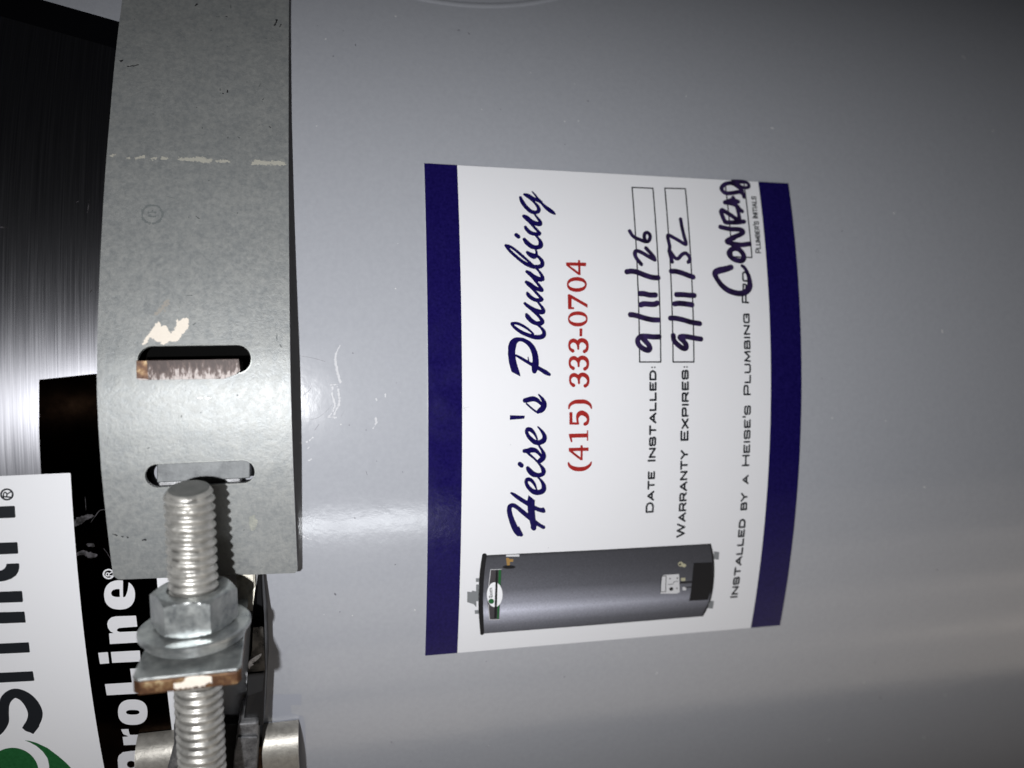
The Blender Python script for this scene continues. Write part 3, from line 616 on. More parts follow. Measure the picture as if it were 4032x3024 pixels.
sig = [s5.stroke([(595, 588, 88), (500, 620, 98), (400, 642, 106), (325, 668, 104), (296, 715, 92), (332, 800, 80), (420, 920, 85), (540, 1015, 90), (680, 1065, 90), (800, 1072, 92), (885, 1035, 98), (940, 955, 100), (946, 870, 84), (930, 770, 70), (890, 670, 62), (845, 595, 58), (800, 560, 52)]),
    s5.stroke([(590, 270), (556, 330), (600, 400), (680, 450), (780, 468), (832, 430), (832, 370), (795, 305), (740, 255), (665, 238)], 82, closed=True),
    s5.stroke([(938, 152), (800, 170), (680, 158), (580, 140), (520, 108), (565, 72), (650, 42)], 76),
    s4.stroke([(784, 1764), (900, 1700), (1050, 1640), (1135, 1590), (1142, 1545), (1085, 1502), (950, 1492), (800, 1485), (650, 1455), (562, 1432)], 104),
    s4.stroke([(1172, 1290), (1000, 1315), (850, 1315), (700, 1312), (665, 1270), (610, 1150), (575, 1040), (605, 995), (665, 1025), (800, 1105), (930, 1195), (1040, 1260)], 98),
    s4.stroke([(1120, 1020), (1045, 960), (1000, 895), (900, 842), (765, 805), (672, 795), (765, 762), (880, 725), (1020, 772)], 92), s4.stroke([(888, 665), (925, 740), (962, 850), (1000, 960), (1035, 1100), (1060, 1230)], 84),
    s4.stroke([(1175, 645), (1150, 570), (1050, 522), (900, 542), (742, 556), (642, 520), (586, 430), (642, 342), (762, 292), (880, 302), (1000, 372), (1080, 432), (1120, 485)], 92),
    s4.stroke([(872, 242), (1000, 242), (1150, 252), (1268, 292), (1302, 368), (1248, 408), (1140, 400), (1048, 350), (960, 292), (880, 252)], 74)]
FAT[0] = 1.0
decal('handwritten_date', date1, M_marker, sticker, H2, 0.10); decal('handwritten_date', date2, M_marker, sticker, H2, 0.10)
decal('handwritten_name', sig, M_marker, sticker, H2, 0.09)
zd = Z(1600, 1300, 2.0737)
decal('lint_fibre', [zd.stroke([(460, 640, 2), (485, 632, 2), (515, 625, 2)]), zd.stroke([(462, 612, 2), (470, 635, 2), (485, 655, 2)]), zd.stroke([(1150, 830, 2), (1160, 826, 2)]), zd.stroke([(848, 932, 3), (850, 936, 3)]), Z(1800, 2050, 2.011).stroke([(718, 210, 3), (719, 214, 3)])], M_scratch_dark, sticker, H1, 0.08, split=True)

# printed picture of a small water heater
p_ = Z(1800, 2050, 2.011)
pic = thing('dummy', 'x', 'x'); bpy.data.objects.remove(pic)
q0 = p_.pts([(205, 580), (2000, 465)])
def picuv(s, z):   # 0..1 along the body (top to bottom), -1..1 across it
    t = (z - q0[0][1]) / (q0[1][1] - q0[0][1]); return t
topE = p_.pts([(205, 270), (2005, 178)]); botE = p_.pts([(185, 890), (1935, 752)])
def body_col(s, z):
    t = min(max(picuv(s, z), 0), 1)
    a_ = topE[0][0] + (topE[1][0] - topE[0][0]) * t; b_ = botE[0][0] + (botE[1][0] - botE[0][0]) * t
    y = (a_ - s) / (a_ - b_)
    base = np.interp(y, [0, .04, .2, .45, .62, .72, .80, .9, 1], [.022, .045, .055, .085, .20, .36, .22, .10, .06])
    k = np.interp(t, [0, .08, .45, .8, 1], [1.25, 1.35, .95, .62, .42])
    v_ = 0.03 + (base - 0.03) * k
    v_ *= 1.25
    return (v_ * .95, v_ * .97, v_ * 1.14)
body = decal('printed_heater', [p_.poly([(205, 270), (1100, 228), (2000, 178), (2018, 250), (2028, 350), (2024, 500), (2000, 630), (1965, 715), (1935, 752), (1100, 820), (185, 890), (172, 740), (168, 580), (182, 400)])], M_print, sticker, H1, 0.22, body_col, 12)
def pp(name, shapes, m, h=H2, g=0.12): return decal(name, shapes, m, body, h, g)
M_pg = mat('print_grey', (0.60, 0.60, 0.62), .45, 0, .3); M_pgold = mat('print_gold', (0.32, 0.19, 0.06), .45, 0, .3); M_psil = mat('print_silver', (0.20, 0.21, 0.22), .45, 0, .3)
M_pdark = mat('print_near_black', (0.008, 0.008, 0.010), .45, 0, .3); M_pwing = mat('print_plaque_grey', (0.055, 0.05, 0.055), .45, 0, .3); M_pal = mat('print_pale_gold', (0.42, 0.40, 0.28), .45, 0, .3)
pp('top_cap', [p_.stroke([(214, 272, 36), (196, 400, 36), (186, 560, 36), (186, 700, 36), (196, 885, 30)])], M_pdark)
pp('bottom_rim', [p_.stroke([(2000, 182, 10), (2018, 270, 14), (2024, 380, 16), (2016, 520, 16), (1990, 640, 14), (1938, 748, 12)])], M_pdark)
pp('burner_door', [p_.poly([(1868, 330), (2014, 325), (2014, 520), (1982, 622), (1832, 630), (1845, 560)])], M_pdark)
pp('vent_collar', [p_.poly([(78, 556), (112, 560), (118, 548), (150, 555), (150, 680), (128, 655), (78, 640)]), p_.poly([(148, 500), (176, 500), (172, 632), (148, 632)])], M_psil)
pp('pipe_nipple', [p_.poly([(146, 450), (174, 450), (174, 480), (146, 480)])], M_psil); pp('pipe_nipple', [p_.poly([(138, 702), (168, 702), (168, 732), (138, 732)])], M_psil)
pp('foot', [p_.poly([(2028, 238), (2070, 245), (2066, 305), (2026, 300)])], M_psil); pp('foot', [p_.poly([(1988, 628), (2028, 630), (2020, 690), (1975, 688)])], M_psil)
pp('relief_valve', [p_.poly([(385, 290), (408, 290), (410, 300), (442, 298), (442, 320), (415, 322), (415, 350), (392, 350)]), ], M_pgold)
pp('valve_tube', [p_.poly([(385, 264), (490, 262), (490, 280), (385, 280)])], M_pg); pp('valve_base', [p_.ell(408, 362, 52, 14)], M_pdark)
pp('gas_control', [p_.poly([(1618, 440), (1630, 425), (1752, 418), (1758, 560), (1735, 572), (1605, 572)])], M_pg)
pp('control_marks', [p_.stroke([(1690, 535, 28), (1692, 536, 28)]), p_.stroke([(1680, 453, 11), (1681, 454, 11)]), p_.stroke([(1738, 450, 11), (1739, 452, 11)]), p_.stroke([(1735, 530, 10), (1736, 531, 10)]),
                     p_.stroke([(1612, 435), (1650, 432), (1645, 556), (1606, 558), (1612, 435)], 5, False), p_.stroke([(1664, 500), (1700, 498), (1716, 476), (1745, 474)], 4, False)], M_pdark, H2 + .02, 0.08)
pp('drain_knob', [p_.ell(1765, 340, 20, 19), p_.ell(1792, 350, 16, 14)], M_pal); pp('knob_hole', [p_.ell(1760, 341, 9, 9)], M_pdark, H2 + .02, .08)
pp('gas_fitting', [p_.poly([(1768, 448), (1802, 448), (1802, 472), (1768, 472)])], M_pal); pp('gas_fitting', [p_.poly([(1780, 520), (1808, 520), (1808, 546), (1780, 546)])], M_pg)
pp('gas_tube', [p_.stroke([(1762, 485), (1850, 480)], 14), p_.stroke([(1800, 525), (1850, 520)], 8)], M_pdark)
pp('small_plaque', [p_.poly([(263, 383), (350, 380), (331, 776), (253, 778), (238, 640), (245, 560)])], M_pwing)
pp('plaque_outline', [p_.stroke([(263, 383), (350, 380)], 4), p_.stroke([(263, 383), (248, 510)], 4), p_.stroke([(245, 660), (254, 778), (331, 776)], 4, False)], M_pg, H2 + .02, .08)
pp('plaque_green', [p_.poly([(326, 386), (346, 384), (327, 772), (314, 772)])], M_green, H2 + .02, .1)
pp('plaque_oval', [p_.ell(295, 580, 62, 98)], M_label_white, H2 + .04, .1)
pp('plaque_band', [p_.poly([(304, 384), (320, 384), (309, 772), (290, 772)])], M_pdark, H2 + .06, .1)
pp('plaque_emblem', [p_.ell(268, 632, 22, 20)], M_green, H2 + .06, .08)
pp('plaque_word', [p_.stroke([(256, 606), (252, 594), (262, 590), (268, 600), (276, 594), (273, 584)], 5), p_.stroke([(275, 580), (258, 579)], 4), p_.stroke([(275, 572), (259, 571)], 4), p_.stroke([(275, 565), (260, 564)], 4), p_.stroke([(275, 557), (259, 556)], 4),
                   p_.stroke([(277, 549), (255, 547)], 4), p_.stroke([(261, 552), (261, 543)], 3), p_.stroke([(275, 537), (253, 535)], 4), p_.stroke([(275, 527), (263, 527), (264, 536)], 4, False)], M_pdark, H2 + .06, .07)

# ------------------------------------------------------------------ straps
def hprof(tab):
    xs = np.array([t[0] for t in tab], float); ys = np.array([t[1] for t in tab], float)
    def fn(s):
        return float(np.mean([np.interp(s + o, xs, ys) for o in (-1.2, -.6, 0, .6, 1.2)]))
    return fn
UP = hprof([(-60, 3.5), (-43, 4.5), (-30, 6.3), (-21, 7.7), (-16, 8.4), (-8, 9.1), (0, 9.4), (6, 9.0), (12, 8.2), (34, 5.6), (60, 3.2), (90, 1.9), (130, 1.6), (220, 1.6)])
def sheet(name, shapes, g, hf, t, m, parent):
    lo, F = field(shapes, g, 1.0)
    V, faces = squares(lo, F, g, False)
    n = len(V)
    top = [cyl(s, z, hf(s)) for s, z in V]; bot = [cyl(s, z, hf(s) - t) for s, z in V]
    cnt = {}
    for fc in faces:
        for k in range(len(fc)):
            a_, b_ = fc[k], fc[(k + 1) % len(fc)]
            key = (min(a_, b_), max(a_, b_)); cnt[key] = None if key in cnt else (a_, b_)
    FF = list(faces) + [tuple(i + n for i in reversed(fc)) for fc in faces]
    for key, ab in cnt.items():
        if ab: FF.append((ab[1], ab[0], ab[0] + n, ab[1] + n))
    me = bpy.data.meshes.new(name); me.from_pydata(top + bot, [], FF); me.shade_smooth(); me.update()
    me.set_sharp_from_angle(angle=math.radians(38))
    return link(name, me, m, parent)
def slot(s0, s1, z0, z1):
    r = abs(s1 - s0) / 2; sm = (s0 + s1) / 2; P = []
    for k in range(25):
        t = -math.pi / 2 + math.pi * k / 24; P.append((sm + r * math.sin(t), z1 - r + r * math.cos(t)))
    for k in range(25):
        t = math.pi / 2 - math.pi * k / 24; P.append((sm + r * math.sin(t), z0 + r - r * math.cos(t)))
    return ('sub', ('poly', np.array(P)))
ZL, ZR = 48.3, 10.9
strap = thing('upper_strap', 'wide galvanised strap with two slots, cream paint smear above the upper slot', 'strap', (0, -236, 30))
sheet('band', [('poly', np.array([(-40.5, ZR), (-41.2, ZR + .5), (-39.6, ZL - .9), (-38.6, ZL), (205, ZL - .4), (205, ZR - .4)])),
               slot(2.6, 8.3, 18.7, 40.7), slot(-19.9, -15.1, 18.7, 40.2)], 0.33, UP, 1.3, M_galv, strap)
hS = lambda px, py: UP(uv([(px, py)], 7)[0][0])
def on(ox, oy, k):      # reading frame on the strap: height from the profile there
    h = hS(ox, oy); return h
def sdecal(name, frame, mk, m, dh=0.05, g=0.12, rag=0.0, split=False):
    # iterate so that the height matches the strap under the mark
    frame.h = UP(0); shp = mk(frame)
    for _ in range(2):
        cm = shp[0][1][:, 0].mean(); frame.h = UP(cm); shp = mk(frame)
    return decal(name, shp, m, strap, lambda s, z: UP(s) + dh, g, rag=rag, split=split)
s6 = Z(500, 1200, 3.16)
sdecal('cream_paint_smear', s6, lambda z: [z.poly([(190, 498), (228, 510), (262, 460), (285, 405), (330, 425), (370, 455), (425, 465), (430, 485), (462, 500), (505, 478), (530, 455), (600, 462), (645, 440), (690, 370), (755, 300), (768, 230), (765, 180), (740, 160), (700, 170), (640, 205), (632, 170), (615, 175), (610, 260), (590, 310), (550, 360), (515, 320), (490, 265), (455, 255), (420, 268), (415, 225), (390, 208), (355, 232), (310, 300), (270, 375), (235, 420)])], M_chip, 0.09, 0.10, 0.09)
sdecal('tan_smear', s6, lambda z: [z.stroke([(360, 110, 20), (420, 60, 55), (470, 10, 60), (500, -30, 40), (525, -60, 15)])], M_film2, 0.05, 0.12, 0.35)
s1 = Z(0, 0, 1.8433)
sdecal('paint_dash', s1, lambda z: [z.stroke([(815, 1132, 18), (835, 1130, 12)]), z.stroke([(930, 1148, 16), (945, 1150, 10)]), z.stroke([(995, 1148, 24), (1040, 1140, 26)]), z.stroke([(1108, 1150, 18), (1135, 1148, 20)]), z.stroke([(1180, 1152, 16), (1215, 1153, 14)]),
    z.stroke([(1298, 1158, 18), (1350, 1158, 26), (1400, 1160, 30), (1440, 1155, 40), (1490, 1168, 36), (1535, 1165, 18)]), z.stroke([(1578, 1170, 16), (1620, 1170, 20), (1665, 1174, 14)]), z.stroke([(1830, 1192, 14), (1870, 1178, 34), (1920, 1186, 32), (1980, 1184, 34), (2040, 1186, 32), (2062, 1190, 24)])], M_chip2, 0.06, 0.10, 0.16, True)
sdecal('scuff', s1, lambda z: [z.stroke([(1418, 42, 7), (1430, 32, 12)]), z.stroke([(1990, 190, 6), (2005, 165, 10), (2010, 145, 9)]), z.stroke([(2030, 200, 5), (2040, 180, 4)]), z.stroke([(885, 462, 16), (892, 455, 12)]), z.stroke([(932, 500, 5), (975, 496, 8), (1010, 488, 7)]), z.stroke([(1655, 690, 8), (1658, 675, 7)]), z.stroke([(1605, 698, 4), (1625, 700, 4)]), z.stroke([(1960, 945, 7), (1968, 955, 6)]), z.stroke([(1912, 745, 6), (1925, 738, 5)]), z.stroke([(1640, 120, 4), (1655, 130, 5)])], M_scuff, 0.05, 0.10, 0.06, True)
sdecal('stamped_ring', s1, lambda z: [z.stroke([(1105 + 75 * math.cos(t), 1555 + 68 * math.sin(t)) for t in np.linspace(0, 6.283, 29)], 16, False), z.stroke([(1080, 1540), (1130, 1540)], 9), z.stroke([(1080, 1570), (1130, 1572)], 9)], M_stamp, 0.04, 0.12, 0.12)
s3 = Z(0, 1500, 1.8433)
rs = np.random.default_rng(21)
for nm, mt, cnt_ in (('fine_scratches', mat('bright_scratch', (0.42, 0.435, 0.42), 0.35, 0.5, 0.5), 70), ('fine_grime', mat('grey_grime', (0.13, 0.14, 0.14), 0.6, 0.2, 0.3), 60)):
    shp = []
    for k in range(cnt_):
        s0_, z0_ = rs.uniform(-38, 115), rs.uniform(12.5, 46.5)
        if (0.5 < s0_ < 10 or -21.5 < s0_ < -13.5) and 17 < z0_ < 42.5: continue
        L_ = rs.exponential(1.1) if nm[5] == 's' else rs.exponential(0.35); a_ = rs.normal(0.0, 0.5) + (math.pi / 2 if rs.random() < 0.5 else 0)
        p2 = (min(s0_ + L_ * math.sin(a_), 118), min(max(z0_ + L_ * math.cos(a_), 11.5), 47.4)); w_ = rs.uniform(0.05, 0.09) * (1 if nm[5] == 's' else 1.6)
        shp.append(('stroke', np.array([(s0_, z0_, w_), (p2[0], p2[1], w_ * 0.6)])))
    o_ = decal(nm, shp, mt, strap, lambda s, z: UP(s) + 0.035, 0.09, rag=0.02); o_['kind'] = 'stuff'
for (sa_, sb_, zb_) in ((2.6, 8.3, 40.7), (-19.9, -15.1, 40.2)):
    ring = slot(sa_ - .12, sb_ + .12, 18.58, zb_ + .12)[1][1]
    n_ = len(ring); half = ring[list(range(n_)) + [0]]
    decal('rubbed_slot_edge', [('stroke', np.array([(p[0], p[1], 0.10) for p in half]))], bpy.data.materials['bright_scratch'], strap, lambda s, z: UP(s) + 0.03, 0.07, rag=0.05)
sdecal('scuff', s3, lambda z: [z.stroke([(820, 1110, 4), (850, 1122, 5)]), z.stroke([(885, 1132, 9), (900, 1132, 7)]), z.stroke([(925, 1135, 7), (930, 1138, 6)]), z.stroke([(1025, 1160, 9), (1055, 1152, 10)])], M_scuff, 0.05, 0.10, 0.06, True)
sdecal('pale_oval', s3, lambda z: [z.ell(1835, 1030, 30, 58)], galv('pale_zinc', (0.27, 0.285, 0.27), (0.50, 0.50, 0.44), 0.4, 0.45), 0.04, 0.12, 0.15)  # flat oval of paler zinc

low = thing('lower_strap', 'forked end of the lower galvanised strap curling over at the bottom edge of the picture', 'strap', (-78, -226, 30))
LOWP = []     # rolled end: outline in (s, h)
def roll_strip(name, z0, z1, parent, ds=0.0):
    prof = [(-190, 2.5), (-150, 5.0), (-120, 5.2), (-104, 6.2), (-95, 6.45)]
    for k in range(17):
        t = math.pi / 2 * (1 - k / 16) - 0.02
        prof.append((-88.9 + 6.2 * math.cos(t), 0.4 + 6.1 * math.sin(t)))
    V = []; F = []; n = 6; th = 1.3
    pr = np.array(prof) + np.array([ds, 0.0]); tang = np.gradient(pr, axis=0); tang /= np.linalg.norm(tang, axis=1)[:, None]
    nor = np.stack([-tang[:, 1], tang[:, 0]], 1)
    inn = pr - nor * th
    rows = [pr, inn]
    for which in rows:
        for i, (s, h) in enumerate(which):
            for j in range(n + 1): V.append(cyl(s, z0 + (z1 - z0) * j / n, h))
    L = len(pr) * (n + 1)
    for i in range(len(pr) - 1):
        for j in range(n):
            q = i * (n + 1) + j; F.append((q, q + n + 1, q + n + 2, q + 1)); F.append((L + q + 1, L + q + n + 2, L + q + n + 1, L + q))
        for j in (0, n):
            q = i * (n + 1) + j; F.append((q, L + q, L + q + n + 1, q + n + 1))
    for i in (0, len(pr) - 1):
        for j in range(n): q = i * (n + 1) + j; F.append((q, q + 1, L + q + 1, L + q))
    me = bpy.data.meshes.new(name); me.from_pydata(V, [], F)
    bm = bmesh.new(); bm.from_mesh(me); bmesh.ops.recalc_face_normals(bm, faces=bm.faces); bm.to_mesh(me); bm.free()
    me.shade_smooth(); me.update(); me.set_sharp_from_angle(angle=math.radians(40))
    o = link(name, me, M_galv2, parent)
    return o
M_galv2 = galv('galvanised_steel_warm_lit', (0.33, 0.315, 0.285), (0.44, 0.42, 0.38), 0.38, 0.6, 900)  # warm copy of the zinc with reflected room light put into its colour
roll_strip('fork_leg', 39.4, 48.2, low, 1.3); roll_strip('fork_leg', 12.5, 20.7, low)

# ------------------------------------------------------------------ boxes and prisms on the jacket
def bevel(o, wdt=0.35, seg=2):
    md = o.modifiers.new('bevel', 'BEVEL'); md.width = wdt * U; md.segments = seg; md.limit_method = 'ANGLE'; md.angle_limit = math.radians(35)
    return o
def prism(name, P, h0, h1, m, parent, bev=0.3):
    """polygon in (s, z), standing between heights h0 and h1 (h1 may be a function of s)"""
    hf = h1 if callable(h1) else (lambda s: h1)
    hb = h0 if callable(h0) else (lambda s: h0)
    bm = bmesh.new()
    b_ = [bm.verts.new(cyl(s, z, hb(s))) for s, z in P]; t_ = [bm.verts.new(cyl(s, z, hf(s))) for s, z in P]
    bm.faces.new(t_); bm.faces.new(list(reversed(b_)))
    for k in range(len(P)):
        k2 = (k + 1) % len(P); bm.faces.new((t_[k], b_[k], b_[k2], t_[k2]))
    bmesh.ops.recalc_face_normals(bm, faces=bm.faces)
    me = bpy.data.meshes.new(name); bm.to_mesh(me); bm.free()
    o = link(name, me, m, parent)
    if bev: bevel(o, bev)
    return o
bracket = thing('strap_bracket', 'zinc steel bracket hooked through the slots of the upper strap, rusty cut edges', 'bracket', (-20, -232, 30))
prism('base_plate', [(-34, 22), (1.5, 22), (1.5, 38.5), (-34, 38.5)], 2.6, 5.6, M_cheek, bracket)
prism('hook_tab', [(2.4, 21.8), (3.1, 20.9), (5.25, 21.1), (5.25, 40.3), (2.0, 40.3), (1.7, 39.7), (1.6, 24.0)], 2.7, 10.6, M_wornshade, bracket, 0.2)  # dark colour paints the slot's shade onto the tab
prism('rusty_tab_end', [(2.3, 21.6), (3.0, 20.7), (5.35, 20.9), (5.35, 40.5), (1.9, 40.5), (1.6, 39.9), (1.5, 24.0)], 10.62, 10.80, M_rustpaint, bracket, 0.05)
prism('bare_rust_patch', [(1.75, 38.3), (5.3, 38.5), (5.3, 40.45), (1.95, 40.45)], 10.81, 10.86, M_rust, bracket, 0)
prism('hook_tab', [(-19.3, 20.0), (-15.4, 19.8), (-15.4, 38.3), (-19.3, 38.5)], 3.0, 6.0, M_cheek2, bracket, 0.2)

# ------------------------------------------------------------------ tensioning bolt
P0 = np.array([-19.6, -248.8, 29.7]); P1 = np.array([-77.6, -240.6, 30.1])
ax = (P1 - P0) / np.linalg.norm(P1 - P0)                       # pointing down the picture
out = np.array([-0.0, -1.0, 0.0]); out = out - ax * (out @ ax); out /= np.linalg.norm(out)   # away from the tank
sd = np.cross(ax, out); sd /= np.linalg.norm(sd)
if sd[2] < 0: sd = -sd                                          # towards picture left
def bp(t, u_, v_):    # t along the rod, u_ outward, v_ sideways
    return tuple((P0 + ax * t + out * u_ + sd * v_) * U)
prism('slot_shade_sheet', [(1.6, 16.5), (13, 16.5), (13, 43.5), (1.6, 43.5)], 0.5, 1.4, M_slotshade, bracket)  # added black sheet that paints the shade inside the upper slot
bolt = thing('tensioning_bolt', 'zinc threaded bolt with hex nut and washers tightening the two strap ends', 'bolt', tuple(P0))
V = []; F = []; seg = 56; pitch = 1.78; npp = 10; L = 105.0; nl = int(L / pitch * npp)
wear = np.clip(np.random.default_rng(5).normal(0.0, 0.16, (300, seg)), 0, 0.6); wear[rng.integers(0, 300, 60), rng.integers(0, seg, 60)] = 0.7
for i in range(nl + 1):
    t = L * i / nl
    for k in range(seg):
        th = 2 * math.pi * k / seg
        ph = (t / pitch + k / seg) % 1.0
        tri = abs(ph * 2 - 1); prf = min(max((tri - 0.12) / 0.76, 0), 1); prf = prf * prf * (3 - 2 * prf)
        nick = wear[int(t / L * 300) % 300, k] 
        r = 4.16 + 0.52 * prf * (1 - nick)
        r = min(r, 3.75 + t * 0.75)
        V.append(bp(t + 0.17 * r * math.cos(th) * max(0, 1 - t / 3.0), r * math.cos(th), r * math.sin(th)))
for i in range(nl):
    for k in range(seg):
        k2 = (k + 1) % seg; F.append((i * seg + k, i * seg + k2, (i + 1) * seg + k2, (i + 1) * seg + k))
# slightly domed end face
cidx = []
for (rr_, dt) in ((2.6, -0.12), (1.2, -0.2)):
    base = len(V)
    for k in range(seg): th = 2 * math.pi * k / seg; V.append(bp(dt + 0.17 * rr_ * math.cos(th), rr_ * math.cos(th), rr_ * math.sin(th)))
    prev = 0 if not cidx else cidx[-1]
    for k in range(seg): k2 = (k + 1) % seg; F.append((prev + k2, prev + k, base + k, base + k2))
    cidx.append(base)
V.append(bp(-0.22, 0, 0))
for k in range(seg): F.append((cidx[-1] + (k + 1) % seg, cidx[-1] + k, len(V) - 1))
me = bpy.data.meshes.new('threaded_rod'); me.from_pydata(V, [], F); me.shade_smooth(); me.update()
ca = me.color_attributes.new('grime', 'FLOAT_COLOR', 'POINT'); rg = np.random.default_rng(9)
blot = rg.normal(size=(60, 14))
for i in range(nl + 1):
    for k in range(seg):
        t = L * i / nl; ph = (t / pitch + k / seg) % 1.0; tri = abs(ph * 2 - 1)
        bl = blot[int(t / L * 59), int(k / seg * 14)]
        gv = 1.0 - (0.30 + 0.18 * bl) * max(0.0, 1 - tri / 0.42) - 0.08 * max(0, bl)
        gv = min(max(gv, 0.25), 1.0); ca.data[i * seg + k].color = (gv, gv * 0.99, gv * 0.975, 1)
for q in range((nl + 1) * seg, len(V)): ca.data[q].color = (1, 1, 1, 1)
bmx = bmesh.new(); bmx.from_mesh(me); bmesh.ops.recalc_face_normals(bmx, faces=bmx.faces); bmx.to_mesh(me); bmx.free(); me.set_sharp_from_angle(angle=math.radians(50))
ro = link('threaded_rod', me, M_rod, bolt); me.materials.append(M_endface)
for pl in me.polygons:
    if pl.index >= nl * seg: pl.material_index = 1

def ring_solid(name, prof, seg, m, rf=None, tilt=(0, 0)):
    """closed profile of (r, t); rf(r, theta) may reshape the radius"""
    V = []; F = []; n = len(prof)
    for k in range(seg):
        th = 2 * math.pi * k / seg
        for (r, t) in prof:
            rr_ = rf(r, th) if rf else r
            u_, v_ = rr_ * math.cos(th), rr_ * math.sin(th)
            V.append(bp(t + tilt[0] * u_ + tilt[1] * v_, u_, v_))
    for k in range(seg):
        k2 = (k + 1) % seg
        for j in range(n):
            j2 = (j + 1) % n; F.append((k * n + j, k * n + j2, k2 * n + j2, k2 * n + j))
    me = bpy.data.meshes.new(name); me.from_pydata(V, [], F)
    bmx = bmesh.new(); bmx.from_mesh(me); bmesh.ops.recalc_face_normals(bmx, faces=bmx.faces); bmx.to_mesh(me); bmx.free()
    me.shade_smooth(); me.update(); me.set_sharp_from_angle(angle=math.radians(24))
    return link(name, me, m, bolt)
NT = 20.2; NH = 7.4; AF = 7.05
def hexr(r, th):
    if r < 5.2: return r
    a_ = (th + math.pi / 6) % (math.pi / 3) - math.pi / 6
    fl = AF / math.cos(a_)
    return min(fl, r)
ring_solid('hex_nut', [(4.3, NT + .5), (5.0, NT), (6.6, NT), (6.95, NT + .12), (7.3, NT + .32), (7.7, NT + .55), (8.1, NT + .8), (8.5, NT + 1.05), (8.5, NT + NH - 1.05), (8.1, NT + NH - .8), (7.7, NT + NH - .55), (7.3, NT + NH - .32), (6.95, NT + NH - .12), (6.6, NT + NH), (4.3, NT + NH)], 144, M_zinc, hexr)
WT = NT + NH
ring_solid('flat_washer', [(4.9, WT), (10.2, WT), (10.55, WT + .25), (10.55, WT + .95), (10.2, WT + 1.2), (4.9, WT + 1.2)], 96, M_zinc, None, (0.0, 0.02))
ring_solid('lock_washer', [(4.9, WT + 1.25), (9.2, WT + 1.25), (9.5, WT + 1.5), (9.5, WT + 2.6), (9.2, WT + 2.8), (4.9, WT + 2.8)], 96, M_zinc)

# tongue of the bracket: a plate standing out from the tank that the bolt passes through
PT = WT + 2.85
def tongue(name, pts, t0, t1, m, bev, lean=0.12, parent=bracket):
    bm = bmesh.new()
    A_ = [bm.verts.new(bp(t0 + lean * u_, u_, v_)) for u_, v_ in pts]; B_ = [bm.verts.new(bp(t1 + lean * u_, u_, v_)) for u_, v_ in pts]
    bm.faces.new(A_); bm.faces.new(list(reversed(B_)))
    for k in range(len(pts)): k2 = (k + 1) % len(pts); bm.faces.new((A_[k2], A_[k], B_[k], B_[k2]))
    bmesh.ops.recalc_face_normals(bm, faces=bm.faces)
    me = bpy.data.meshes.new(name); bm.to_mesh(me); bm.free(); o = link(name, me, m, parent)
    if bev: bevel(o, bev, 3)
    return o
tp = [(-15, -8.4), (10.9, -9.9), (11.9, -9.3), (12.3, 8.0), (11.3, 9.1), (-15, 8.4)]
tongue('tongue_plate', tp, PT, PT + .7, M_zinc, 0.3)
tp2 = [(-15, -8.3), (10.85, -9.8), (11.85, -9.2), (12.25, 7.9), (11.25, 9.0), (-15, 8.3)]
tongue('rusty_cut_edge', tp2, PT + .72, PT + 3.3, M_rust, 0.3)
# smear of cream paint across the cut edge
V = []; F = []; rp = np.random.default_rng(3)
nv, nt = 26, 8
for i in range(nv + 1):
    v_ = 1.9 - 6.6 * i / nv
    lo_, hi_ = PT + 1.1 - 0.5 * math.sin(3.0 * i / nv) + rp.uniform(-.15, .15), PT + 2.8 + rp.uniform(-.18, .18) - 0.5 * (i > 21)
    if i < 8: lo_ = PT + 1.6 + rp.uniform(-.15, .15)
    for j in range(nt + 1):
        edge_ = min(j, nt - j, i, nv - i)
        u0 = 11.95 + (8.0 - v_) * -0.0235 + 0.34
        t_ = lo_ + (hi_ - lo_) * j / nt
        V.append(bp(t_ + 0.12 * u0, u0 + (0.0 if edge_ == 0 else 0.14 + rp.uniform(-.05, .05)), v_))
for i in range(nv):
    for j in range(nt):
        q = i * (nt + 1) + j; F.append((q, q + 1, q + nt + 2, q + nt + 1))
me = bpy.data.meshes.new('cream_paint_smear'); me.from_pydata(V, [], F); me.shade_smooth(); me.update()
link('cream_paint_smear', me, M_chip, bracket)

# worn dark bar on the right of the bolt
bar = thing('steel_side_bar', 'worn black steel bar lying beside the bolt between the two straps', 'steel bar', (-60, -224, 18))
hb_ = 8.0
HB = lambda s: float(np.interp(s, [-64, -56, -49, -45, -41, -38], [8.0, 8.0, 7.6, 6.6, 4.2, 2.6]))
barP = uv([(922, 2228), (1019, 2232), (1040, 2440), (1047, 2640), (1037, 2860), (958, 2850), (969, 2750), (974, 2650), (985, 2480)], hb_)
prism('bar_body', [tuple(p) for p in barP], 0.3, HB, M_darksteel, bar, 0.3)
wp = uv([(928, 2258), (1002, 2240), (1008, 2300), (1000, 2380), (945, 2380)], 4.5)
prism('worn_face', [tuple(p) for p in wp], lambda s: HB(s) + .01, lambda s: HB(s) + .12, galv('worn_bare_face', (0.20, 0.19, 0.16), (0.52, 0.49, 0.42), 0.4, .5), bar, 0.03)
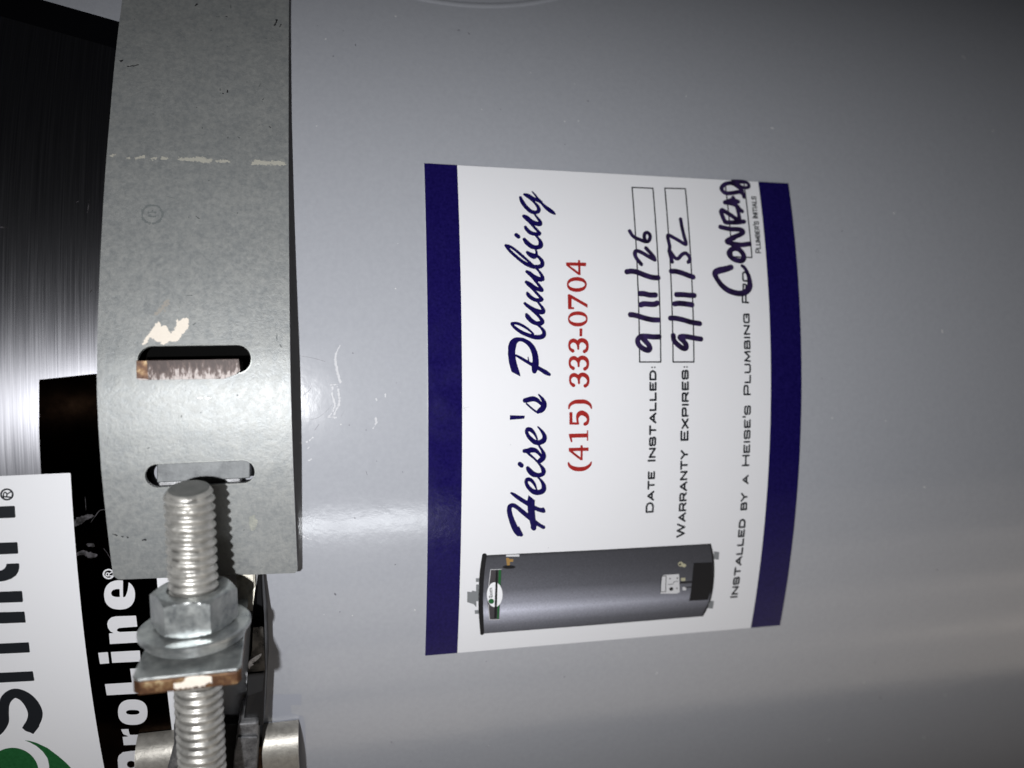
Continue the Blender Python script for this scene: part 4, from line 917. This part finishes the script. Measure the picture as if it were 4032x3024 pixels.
wp = uv([(996, 2470), (1036, 2468), (1043, 2640), (976, 2648), (992, 2560)], hb_ + .1)
prism('worn_face', [tuple(p) for p in wp], hb_ + .01, hb_ + .12, M_wornshade, bar, 0.03)
wp = uv([(976, 2654), (1041, 2648), (1034, 2720), (974, 2740)], hb_ + .1)
prism('worn_face', [tuple(p) for p in wp], hb_ + .01, hb_ + .10, mat('dark_grey_face', (0.03, 0.03, 0.032), .4, .4, .4), bar, 0.03)  # darker grey stretch of the bar
sb = Z(500, 2150, 2.765, hb_ + .15)
decal('bright_streak', [sb.stroke([(1330, 1330, 14), (1345, 1270, 40), (1390, 1235, 46), (1435, 1200, 34), (1462, 1175, 12)]), sb.stroke([(1350, 1300, 20), (1370, 1290, 16)])], galv('bright_streak_metal', (0.45, .45, .47), (0.85, .85, .88), .25, .7, 500), bar, hb_ + .15, 0.12)  # pale metallic streaks on the bar

# lower bracket in the fork of the lower strap
lb = thing('lower_bracket', 'grey steel bracket block showing in the fork of the lower strap behind the bolt', 'bracket', (-85, -222, 28))
hk = 9.5
cp = uv([(937, 2848), (1018, 2843), (1012, 3030), (1000, 3200), (905, 3200), (925, 2940)], hk)
prism('bracket_cheek', [tuple(p) for p in cp], 1.0, hk, M_cheek, lb, 0.5)
cp = uv([(935, 2904), (1015, 2902), (1010, 3030), (1000, 3200), (905, 3200), (922, 2960)], hk + .6)
prism('bracket_step', [tuple(p) for p in cp], hk + .02, hk + .6, M_cheek, lb, 0.25)
cp = uv([(683, 2855), (760, 2850), (760, 3200), (600, 3200), (660, 3024), (684, 2930)], 7)
prism('bracket_cheek', [tuple(p) for p in cp], 1.0, 7, M_cheek, lb, 0.5)
cp = uv([(690, 2860), (935, 2860), (930, 3200), (640, 3200)], 4)
prism('bracket_floor', [tuple(p) for p in cp], 0.8, 3.2, M_darksteel, lb, 0.3)
cp = uv([(1019, 2930), (1034, 2925), (1042, 3200), (1005, 3200)], 3)
prism('rusty_lip', [tuple(p) for p in cp], 1.0, 4.0, M_rust, lb, 0.2)
